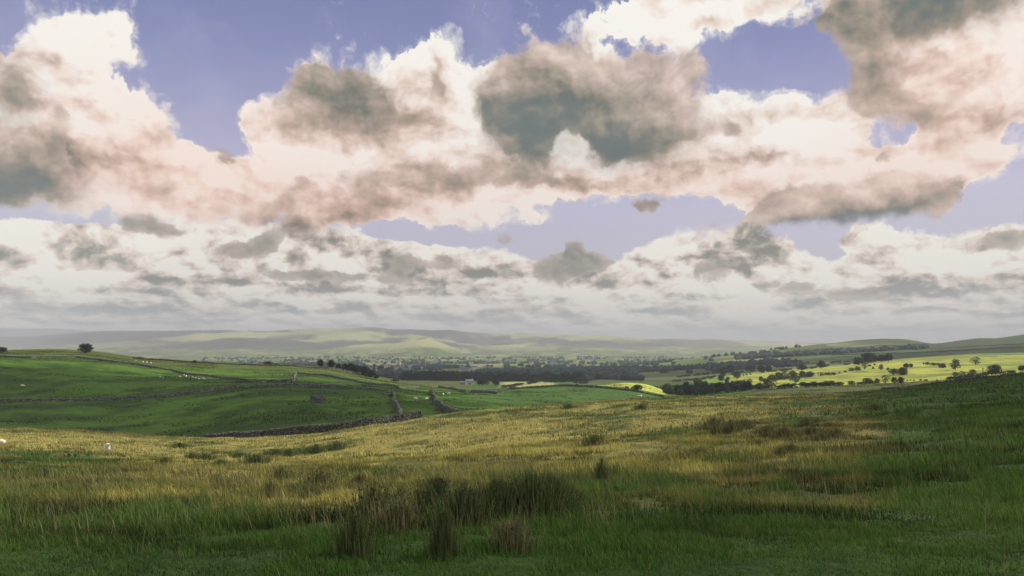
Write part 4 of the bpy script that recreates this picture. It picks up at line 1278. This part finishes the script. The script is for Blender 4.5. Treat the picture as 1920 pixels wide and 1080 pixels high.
# pale trees on the brow of the bright knoll and the shaded wood beside them
for k in range(8):
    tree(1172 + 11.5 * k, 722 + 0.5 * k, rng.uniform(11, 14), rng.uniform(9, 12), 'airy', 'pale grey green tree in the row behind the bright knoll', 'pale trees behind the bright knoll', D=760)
for k in range(34):
    px = 1250 + (k % 17) * 9.4 + rng.uniform(-3, 3)
    row = k // 17
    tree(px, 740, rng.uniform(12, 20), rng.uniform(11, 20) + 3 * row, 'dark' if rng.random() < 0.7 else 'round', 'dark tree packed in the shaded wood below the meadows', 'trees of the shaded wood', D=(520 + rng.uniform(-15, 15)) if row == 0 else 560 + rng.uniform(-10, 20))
R_ = 'trees and bushes on the sunlit right meadows'
for px, py, w, h_, kd, lb in [
    (1308, 722, 18, 15, 'round', 'tree rising behind the left end of the shaded wood'), (1336, 727, 13, 10, 'bush', 'round bush behind the shaded wood on yellow grass'),
    (1352, 714, 14, 12, 'round', 'left tree at the top corner of the small meadow strip'), (1365, 712, 9, 6, 'bush', 'little bush between two meadow corner trees'), (1382, 711, 15, 16, 'round', 'tall dark tree standing on the narrow yellow strip'),
    (1357, 702, 15, 14, 'dark', 'left dark tree of the trio above the strip'), (1369, 700, 16, 17, 'dark', 'middle tallest dark tree of the trio above the strip'), (1352, 703, 10, 9, 'dark', 'shortest dark tree of the trio above the strip'),
    (1363, 725, 10, 16, 'round', 'slim tree poking above the shaded wood'), (1377, 726, 14, 12, 'airy', 'pale tree poking above the shaded wood'),
    (1402, 731, 22, 20, 'airy', 'big pale olive tree at the right end of the shaded wood'), (1424, 730, 18, 13, 'round', 'round tree right of the big pale olive one'), (1447, 728, 24, 18, 'airy', 'broad grey green tree ending the lower hedge group'),
    (1427, 716, 9, 11, 'round', 'slim tree above the lower hedge group'), (1437, 722, 14, 11, 'round', 'small round tree filling the lower hedge group'),
    (1407, 697, 19, 12, 'dark', 'low dark copse tree left of the pair on the upper strip'), (1428, 700, 16, 15, 'dark', 'left dark tree of the pair on the upper strip'), (1441, 698, 14, 13, 'dark', 'right dark tree of the pair on the upper strip'),
    (1448, 712, 16, 11, 'round', 'tree starting the long hedge line across the yellow meadow'), (1460, 710, 16, 13, 'round', 'second tree of the long hedge line'), (1473, 711, 20, 19, 'airy', 'tallest tree of the long hedge line'),
    (1491, 718, 24, 19, 'airy', 'bulky tree sticking out below the long hedge line'), (1486, 706, 14, 12, 'round', 'round tree just behind the bulky hedge tree'), (1505, 707, 15, 12, 'round', 'tree towards the right of the long hedge line'),
    (1519, 707, 17, 12, 'round', 'last tree of the long hedge line'), (1503, 694, 19, 10, 'dark', 'dark rounded tree on the green field above the hedge line'), (1540, 691, 14, 15, 'dark', 'dark tree by the upper lane'), (1466, 690, 9, 7, 'dark', 'small dark tree at the corner of the green field'),
    (1505, 724, 15, 8, 'bush', 'dark bush at the left of the lower meadow hedge'), (1526, 724, 19, 10, 'bush', 'wide bush on the lower meadow hedge'), (1548, 723, 14, 10, 'round', 'round tree on the lower meadow hedge'), (1560, 722, 13, 9, 'round', 'small tree near the middle of the lower meadow hedge'),
    (1574, 723, 15, 9, 'bush', 'ragged bush on the lower meadow hedge'), (1597, 722, 16, 9, 'bush', 'separate low bush right of the ragged one'),
    (1627, 719, 18, 11, 'round', 'rounded tree alone on the lower meadow'), (1645, 719, 11, 10, 'round', 'small tree between two rounded ones on the lower meadow'), (1661, 719, 17, 15, 'airy', 'tall pale tree on the lower meadow'),
    (1677, 719, 13, 13, 'round', 'middle tree of three close ones on the lower meadow'), (1689, 718, 14, 12, 'round', 'right tree of three close ones on the lower meadow'),
    (1610, 685, 21, 15, 'dark', 'left dark tree of the big clump above the meadows'), (1627, 682, 24, 20, 'dark', 'tallest dark tree of the big clump above the meadows'), (1638, 680, 18, 15, 'dark', 'right dark tree of the big clump above the meadows'),
    (1653, 679, 16, 14, 'dark', 'left dark tree of the isolated pair above the meadows'), (1666, 678, 17, 15, 'dark', 'right dark tree of the isolated pair above the meadows'),
    (1597, 696, 13, 8, 'bush', 'left bush of the grey hedge below the big clump'), (1608, 695, 13, 9, 'bush', 'middle bush of the grey hedge below the big clump'), (1621, 693, 11, 14, 'airy', 'pale upright tree ending the grey hedge below the big clump'),
    (1652, 694, 11, 11, 'airy', 'small ragged tree below the isolated pair'), (1665, 694, 7, 6, 'bush', 'little bush beside the small ragged tree'),
    (1675, 703, 17, 13, 'round', 'left one of two broad trees in mid meadow'), (1692, 703, 21, 15, 'round', 'right one of two broad trees in mid meadow'), (1699, 690, 11, 9, 'dark', 'left of two small dark trees high on the meadow'), (1708, 689, 8, 7, 'dark', 'right of two small dark trees high on the meadow'),
    (1739, 684, 9, 6, 'bush', 'left bush of the short upper hedge'), (1750, 685, 12, 6, 'bush', 'middle bush of the short upper hedge'), (1759, 685, 8, 5, 'bush', 'right bush of the short upper hedge'), (1767, 690, 15, 9, 'round', 'rounded tree just below the short upper hedge'),
    (1791, 694, 22, 20, 'airy', 'large open tree casting a shadow on bright grass'), (1829, 684, 19, 14, 'airy', 'pale spreading tree high on the bright meadow with a long shadow'),
    (1865, 700, 29, 17, 'round', 'broad dome shaped dark tree at the right'), (1917, 696, 15, 11, 'dark', 'dark tree cut by the right edge'),
    (1791, 707, 13, 10, 'airy', 'left pale tree of the lower pair at the right'), (1804, 707, 17, 11, 'airy', 'right pale tree of the lower pair at the right'), (1823, 706, 21, 13, 'airy', 'wide ragged tree left of the dome shaped one'),
    (1780, 711, 13, 5, 'bush', 'low flat bush left of the lower pair'), (1899, 699, 9, 4, 'bush', 'tiny bush between the dome shaped tree and the right edge')]:
    tree(px, py, w, h_, kd, lb, R_, dmin=480)
for px, py, w, h_ in [(1394, 705, 4, 4), (1400, 704, 4, 4), (1407, 703, 5, 4), (1574, 700, 5, 3.5), (1585, 698, 7, 4), (1630, 687, 8, 4), (1640, 685, 5, 4), (1637, 692, 5, 5), (1732, 683, 4, 4), (1701, 715, 4, 3), (1707, 714, 4, 3),
                      (1726, 714, 6, 4), (1736, 714, 9, 4), (1757, 714, 4, 3), (1540, 704, 6, 4), (1552, 703, 6, 4), (1562, 701, 4, 4), (1714, 714, 4, 3)]:
    tree(px, py, w, h_, 'bush', 'tiny dark bush dotting the bright meadow grass', 'tiny bushes dotting the meadows', dmin=480)

# ------------------------------------------------------------------ hedges between the meadows
def hedge(pts, hgt, label, dmin=480, tone=(0.034, 0.056, 0.026)):
    Q_ = np.array([hit(p[0], p[1], dmin)[:2] for p in pts])
    cum = np.concatenate([[0], np.cumsum(np.hypot(*np.diff(Q_, axis=0).T))])
    n = int(cum[-1] * 22)
    s = rng.uniform(0, cum[-1], n)
    ok = fbm(s, s * 0, 16, 3, 91) > 0.40
    s = s[ok]
    n = len(s)
    top = hgt * (0.35 + 1.3 * fbm(s, s * 0 + 5, 9, 3, 92))
    X, Y = np.interp(s, cum, Q_[:, 0]) + rng.normal(0, 0.8, n), np.interp(s, cum, Q_[:, 1]) + rng.normal(0, 0.8, n)
    C = np.stack([X, Y, gz(X, Y) + top * np.sqrt(rng.random(n))], 1)
    T, B = rng.normal(size=(n, 3)), rng.normal(size=(n, 3))
    T /= np.linalg.norm(T, axis=1)[:, None]
    B = np.cross(T, B)
    B /= np.linalg.norm(B, axis=1)[:, None]
    w = rng.uniform(0.2, 0.42, n)[:, None]
    q = np.stack([C - T * w - B * w, C + T * w - B * w, C + T * w + B * w, C - T * w + B * w], 1)
    me = new_mesh('hedge', q.reshape(-1, 3), np.arange(4 * n), 4, False)
    vcol(me, np.repeat(np.array(tone)[None] * rng.uniform(0.5, 1.6, n)[:, None], 4, 0))
    link('hedge', me, M_leaf, label=label, category='hedge', group='hedges between the fields')


hedge([(1262, 716), (1310, 713), (1350, 707), (1392, 699)], 3.0, 'hedge along the near edge of the valley left of the meadow trees')
hedge([(1400, 729), (1450, 729), (1500, 727), (1560, 724)], 2.6, 'low hedge under the bulky trees at the bottom of the yellow meadow')
hedge([(1500, 724), (1540, 724), (1600, 722), (1640, 720)], 2.2, 'ragged hedge along the lower edge of the right meadow')
hedge([(1430, 716), (1470, 712), (1520, 707), (1568, 704)], 3.0, 'hedge joining the long diagonal line of meadow trees')
hedge([(1440, 698), (1480, 694), (1520, 692), (1560, 686), (1600, 684)], 2.4, 'hedge along the top of the yellow meadow left of the big clump')
hedge([(1270, 708), (1330, 702), (1400, 692), (1470, 684), (1520, 681)], 3.2, 'dark hedge higher up the green slope beyond the meadows', 1060)
hedge([(1500, 684), (1560, 681), (1600, 678), (1680, 671)], 3.0, 'dark hedge on the moor edge behind the big clump', 1100)
hedge([(1780, 712), (1810, 709), (1850, 704), (1910, 700)], 2.0, 'hedge above the brow at the far right of the meadow')
hedge([(950, 726), (1000, 719), (1040, 718), (1100, 719)], 2.2, 'hedge behind the pale strip fields', 660)

# long walls over the right hand moor
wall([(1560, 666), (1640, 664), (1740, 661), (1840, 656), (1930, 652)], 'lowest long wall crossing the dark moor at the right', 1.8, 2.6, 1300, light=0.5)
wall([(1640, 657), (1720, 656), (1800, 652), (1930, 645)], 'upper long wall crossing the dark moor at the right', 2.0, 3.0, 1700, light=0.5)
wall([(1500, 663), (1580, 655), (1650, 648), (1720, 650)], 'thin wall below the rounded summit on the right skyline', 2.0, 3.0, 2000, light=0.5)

# ------------------------------------------------------------------ valley woods
n = 90000
Dv = np.exp(rng.uniform(math.log(1080), math.log(5200), n))
pv_ = rng.uniform(380, 1740, n)
Xv = (pv_ - 960) / F * Dv
Zv = gz(Xv, Dv)
pyv = HY - F * Zv / Dv
wood = fbm(Xv, Dv * 0.45, 230, 4, 301, 0.55)
wx, wy = Xv + 60 * fbm(Xv, Dv, 300, 3, 51), Dv + 60 * fbm(Xv, Dv, 300, 3, 52)
_, hed = cells(wx * 0.8, wy * 0.45, 95, 6)
band = np.interp(pyv, [664, 672, 682, 690, 704, 716], [-0.20, -0.16, -0.08, 0.06, 0.13, 0.06])
band = band + 0.09 * tri(pv_, 1330, 180) - 0.10 * sstep(pv_, 1480, 1600)
conif = (tri(pyv, 671 - (pv_ - 1400) * 0.055, 2.6 - 1.6 * sstep(pv_, 1500, 1740)) > 0) & (pv_ > 1380) & (Dv > 1500)
moor_free = (pv_ < 1500) | conif
keep = ((wood + band - 0.15 * sstep(pv_, 1230, 1360) > 0.65) | ((hed < 2.2) & (fbm(Xv, Dv, 120, 2, 311) > 0.52)) | conif) & moor_free & (rng.random(n) < np.clip(Dv / 3200, 0.3, 1.0))
Xv, Dv, Zv = Xv[keep], Dv[keep], Zv[keep]
order = np.argsort(Dv)
Xv, Dv, Zv = Xv[order], Dv[order], Zv[order]
print('VALLEY TREES', len(Xv))
NI = 150
for k in range(NI):
    hm = rng.uniform(8, 13)
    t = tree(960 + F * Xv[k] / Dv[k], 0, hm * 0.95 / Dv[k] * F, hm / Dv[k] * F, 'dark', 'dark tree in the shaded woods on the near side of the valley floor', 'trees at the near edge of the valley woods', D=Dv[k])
bm = bmesh.new()
bmesh.ops.create_icosphere(bm, subdivisions=1, radius=1)
ico = np.array([v.co[:] for v in bm.verts])
icf = np.array([[v.index for v in f_.verts] for f_ in bm.faces])
bm.free()
nb_ = len(Xv) - NI
lump = 1 + rng.uniform(-0.28, 0.32, (nb_, len(ico), 1))
sz = rng.uniform(0.75, 1.35, nb_)
rad = np.stack([5.5 * sz, 5.5 * sz, 5.2 * sz], 1)
cw = ico[None] * rad[:, None, :] * lump + np.stack([Xv[NI:], Dv[NI:], Zv[NI:] + 3.6 * sz], 1)[:, None, :]
fw = (icf[None] + np.arange(nb_)[:, None, None] * len(ico)).ravel()
me = new_mesh('woodland', cw.reshape(-1, 3), fw, 3, False)
tw = np.array((0.022, 0.056, 0.042))[None] * rng.uniform(0.5, 2.0, nb_)[:, None]
vcol(me, np.repeat(tw, len(ico), 0))
link('woodland', me, M_leaf, kind='stuff', label='dark blue green woods and hedgerows filling the valley floor', category='woodland')

# ------------------------------------------------------------------ sheep
def sheep_mesh(name, joints, edges, radii):
    me = bpy.data.meshes.new(name)
    me.from_pydata(joints, edges, [])
    o = bpy.data.objects.new(name, me)
    COL.objects.link(o)
    sk = o.modifiers.new('skin', 'SKIN')
    sk.use_smooth_shade = True
    for k, r in enumerate(radii):
        me.skin_vertices[0].data[k].radius = r
    me.skin_vertices[0].data[1].use_root = True
    s = o.modifiers.new('sub', 'SUBSURF')
    s.levels = s.render_levels = 2
    dg = bpy.context.evaluated_depsgraph_get()
    out = bpy.data.meshes.new_from_object(o.evaluated_get(dg))
    bpy.data.objects.remove(o)
    out.name = name
    zc = np.array([v.co[:] for v in out.vertices])
    cc = np.where(((zc[:, 2] < 0.34) | (zc[:, 0] > 0.62))[:, None], np.array((0.30, 0.27, 0.22)), np.array((0.80, 0.76, 0.64)))
    vcol(out, cc)
    out.materials.append(M_wool)
    return out


J = [(-0.52, 0, 0.66), (-0.25, 0, 0.70), (0.10, 0, 0.70), (0.38, 0, 0.68), (0.58, 0, 0.60), (0.70, 0, 0.36), (0.76, 0, 0.14),
     (-0.42, 0.17, 0.45), (-0.46, 0.17, 0.22), (-0.42, 0.17, 0.02), (-0.42, -0.17, 0.45), (-0.46, -0.17, 0.22), (-0.42, -0.17, 0.02),
     (0.34, 0.16, 0.42), (0.35, 0.16, 0.20), (0.34, 0.16, 0.02), (0.34, -0.16, 0.42), (0.35, -0.16, 0.20), (0.34, -0.16, 0.02), (-0.64, 0, 0.52)]
E_ = [(0, 1), (1, 2), (2, 3), (3, 4), (4, 5), (5, 6), (0, 7), (7, 8), (8, 9), (0, 10), (10, 11), (11, 12), (3, 13), (13, 14), (14, 15), (3, 16), (16, 17), (17, 18), (0, 19)]
Rr = [(0.24, 0.26), (0.29, 0.31), (0.29, 0.31), (0.25, 0.27), (0.14, 0.15), (0.10, 0.11), (0.06, 0.07)] + [(0.11, 0.11), (0.05, 0.05), (0.04, 0.04)] * 4 + [(0.05, 0.05)]
SH = sheep_mesh('sheep', J, E_, Rr)
bpy.data.meshes[SH.name].name = 'sheep'


def sheep(px, py, label, rz, dmin=100, size=1.15, group=None):
    x, y, z = hit(px, py, dmin)
    o = link('sheep', SH, None, label=label, category='sheep')
    o.location = (x, y, z - 0.02)
    o.rotation_euler = (0, 0, rz)
    o.scale = (size, size, size)
    if group:
        o['group'] = group


sheep(202, 851, 'white sheep standing in rough grass on the near left slope', 2.0, 100, 1.25)
sheep(3, 835, 'yellowish sheep at the left edge of the near slope', 0.4, 100, 0.9)
for k, (px, py) in enumerate([(300, 709), (306, 710), (338, 708), (345, 705), (349, 707), (361, 709), (367, 711), (373, 712), (379, 711), (383, 712)]):
    sheep(px, py, 'small grazing sheep in the flock below the upper left wall', rng.uniform(0, 6.28), 330, 0.95, 'flock below the upper left wall')
for px, py in [(255, 678), (268, 680), (275, 681), (283, 682)]:
    sheep(px, py, 'tiny sheep in the row by the left hill crest', rng.uniform(0, 6.28), 470, 1.0, 'sheep by the left crest')
sheep(43, 726, 'pale sheep alone high on the far left pasture', 0.3, 300, 1.3)
for px, py in [(831, 742), (841, 741), (780, 751), (800, 751)]:
    sheep(px, py, 'white speck of a sheep between the two winding walls and the knoll', rng.uniform(0, 6.28), 230, 1.2, 'sheep near the winding walls')
for px, py in [(1198, 745), (1202, 745)]:
    sheep(px, py, 'sheep at the foot of the thorn tree by the bright knoll', rng.uniform(0, 6.28), 240, 1.2, 'sheep under the thorn tree')

# ------------------------------------------------------------------ farm and far houses
def house_meshes(wl, dp, hh, roofh, wallc, roofc, chim=True):
    w = MB()
    w.box((0, 0, hh / 2 - 0.6), (wl, dp, hh + 1.2), 0, 0, wallc)
    w.put([(-wl / 2, -dp / 2, hh), (-wl / 2, dp / 2, hh), (-wl / 2, 0, hh + roofh), (wl / 2, -dp / 2, hh), (wl / 2, dp / 2, hh), (wl / 2, 0, hh + roofh)], [(0, 2, 1), (3, 4, 5)], wallc)
    r = MB()
    e = 0.35
    zl = hh - e * roofh / (dp / 2)
    a, b2, c2_, d2 = (-wl / 2 - e, -dp / 2 - e, zl), (wl / 2 + e, -dp / 2 - e, zl), (wl / 2 + e, 0, hh + roofh), (-wl / 2 - e, 0, hh + roofh)
    a3, b3 = (-wl / 2 - e, dp / 2 + e, zl), (wl / 2 + e, dp / 2 + e, zl)
    up = 0.22
    pts = [a, b2, c2_, d2, a3, b3]
    pts = pts + [(p[0], p[1], p[2] + up) for p in pts]
    r.put(pts, [(0, 3, 2, 1), (3, 4, 5, 2), (6, 7, 8, 9), (9, 8, 11, 10), (0, 1, 7, 6), (4, 10, 11, 5), (0, 6, 9, 3), (3, 9, 10, 4), (1, 2, 8, 7), (2, 5, 11, 8)], roofc)
    c = None
    if chim:
        c = MB()
        c.box((wl * 0.4, 0, hh + roofh + 0.5), (0.9, 0.7, 1.6), 0, 0, wallc)
    return w, r, c


def house(x, y, z, rz, dims, wallc, roofc, label, group=None, detail=False, name='house'):
    w, r, c = house_meshes(*dims, wallc, roofc)
    t = empty(name, (x, y, z), rz, label=label, category=name.replace('_', ' '))
    if group:
        t['group'] = group
    link('wall', w.mesh('wall'), M_plain, t)
    ro = link('roof', r.mesh('roof'), M_plain, t)
    link('chimney', c.mesh('chimney'), M_plain, ro)
    if detail:
        wl, dp, hh = dims[0], dims[1], dims[2]
        for k in range(4):
            for zz in (1.0, hh - 0.8):
                m_ = MB()
                m_.box((-wl * 0.36 + wl * 0.24 * k, -dp / 2 - 0.02, zz), (0.7, 0.08, 0.8), 0, 0, (0.04, 0.05, 0.06))
                link('window', m_.mesh('window'), M_plain, t)
        m_ = MB()
        m_.box((0, -dp / 2 - 0.02, 1.0), (0.95, 0.1, 2.0), 0, 0, (0.10, 0.05, 0.03))
        link('door', m_.mesh('door'), M_plain, t)


x, y, z = hit(880, 721, 620)
house(x, y, z, 0.3, (8, 5.5, 3.6, 1.8), (0.50, 0.48, 0.43), (0.16, 0.16, 0.17), 'white farmhouse with grey roof left of the pale strip fields', None, True, 'farmhouse')
x, y, z = hit(869, 721, 620)
house(x, y, z, -0.4, (7, 4, 2.2, 1.4), (0.30, 0.29, 0.25), (0.20, 0.19, 0.18), 'long low stone barn beside the white farmhouse', None, False, 'barn')
hs = []
for k in range(400):
    if len(hs) >= 48:
        break
    px, py = rng.normal(830, 150), rng.uniform(676, 699)
    if not 560 < px < 1180:
        continue
    x, y, z = hit(px, py, 1500)
    if all(abs(x - q[0]) + abs(y - q[1]) > 26 for q in hs):
        hs.append((x, y, z))
for x, y, z in hs:
    v = rng.uniform(0.3, 0.68)
    s = rng.uniform(0.9, 1.4)
    house(x, y, z + 0.5, rng.uniform(-0.6, 0.6), (14 * s, 8 * s, 5.5 * s, 3 * s), (v, v * 0.98, v * 0.92), (0.15, 0.15, 0.16), 'tiny whitish house in the town spread along the far valley floor', 'houses of the valley town')

# ------------------------------------------------------------------ post and wire fence along the right brow
fp = [at(px, 247) for px in np.arange(1655, 1960, 17)]
ft = empty('wire_fence', fp[0], 0, label='thin post and wire fence on the dark brow at the right', category='fence')
for k, p in enumerate(fp):
    m_ = MB()
    m_.tube([(0, 0, -0.3), (0, 0, 1.45)], [0.07, 0.06], 6, (0.12, 0.10, 0.08))
    o = link('post', m_.mesh('post'), M_wood, ft)
    o.location = Vector(p) - Vector(fp[0])
for hh in (0.5, 0.9, 1.25):
    m_ = MB()
    m_.tube([(p[0] - fp[0][0], p[1] - fp[0][1] - 0.08, p[2] - fp[0][2] + hh) for p in fp], [0.012] * len(fp), 4, (0.2, 0.2, 0.2))
    link('wire', m_.mesh('wire'), M_wood, ft)
m_ = MB()
x, y, z = at(1843, 262)
m_.tube([(0, 0, -0.5), (0, 0, 4.6)], [0.14, 0.10], 7, (0.16, 0.13, 0.10))
t = empty('telegraph_pole', (x, y, z), 0, label='thin wooden pole standing on the right hand brow', category='pole')
link('shaft', m_.mesh('shaft'), M_wood, t)
m_ = MB()
m_.box((0, 0, 4.2), (0.9, 0.1, 0.1), 0, 0, (0.14, 0.11, 0.09))
link('crossbar', m_.mesh('crossbar'), M_wood, t)
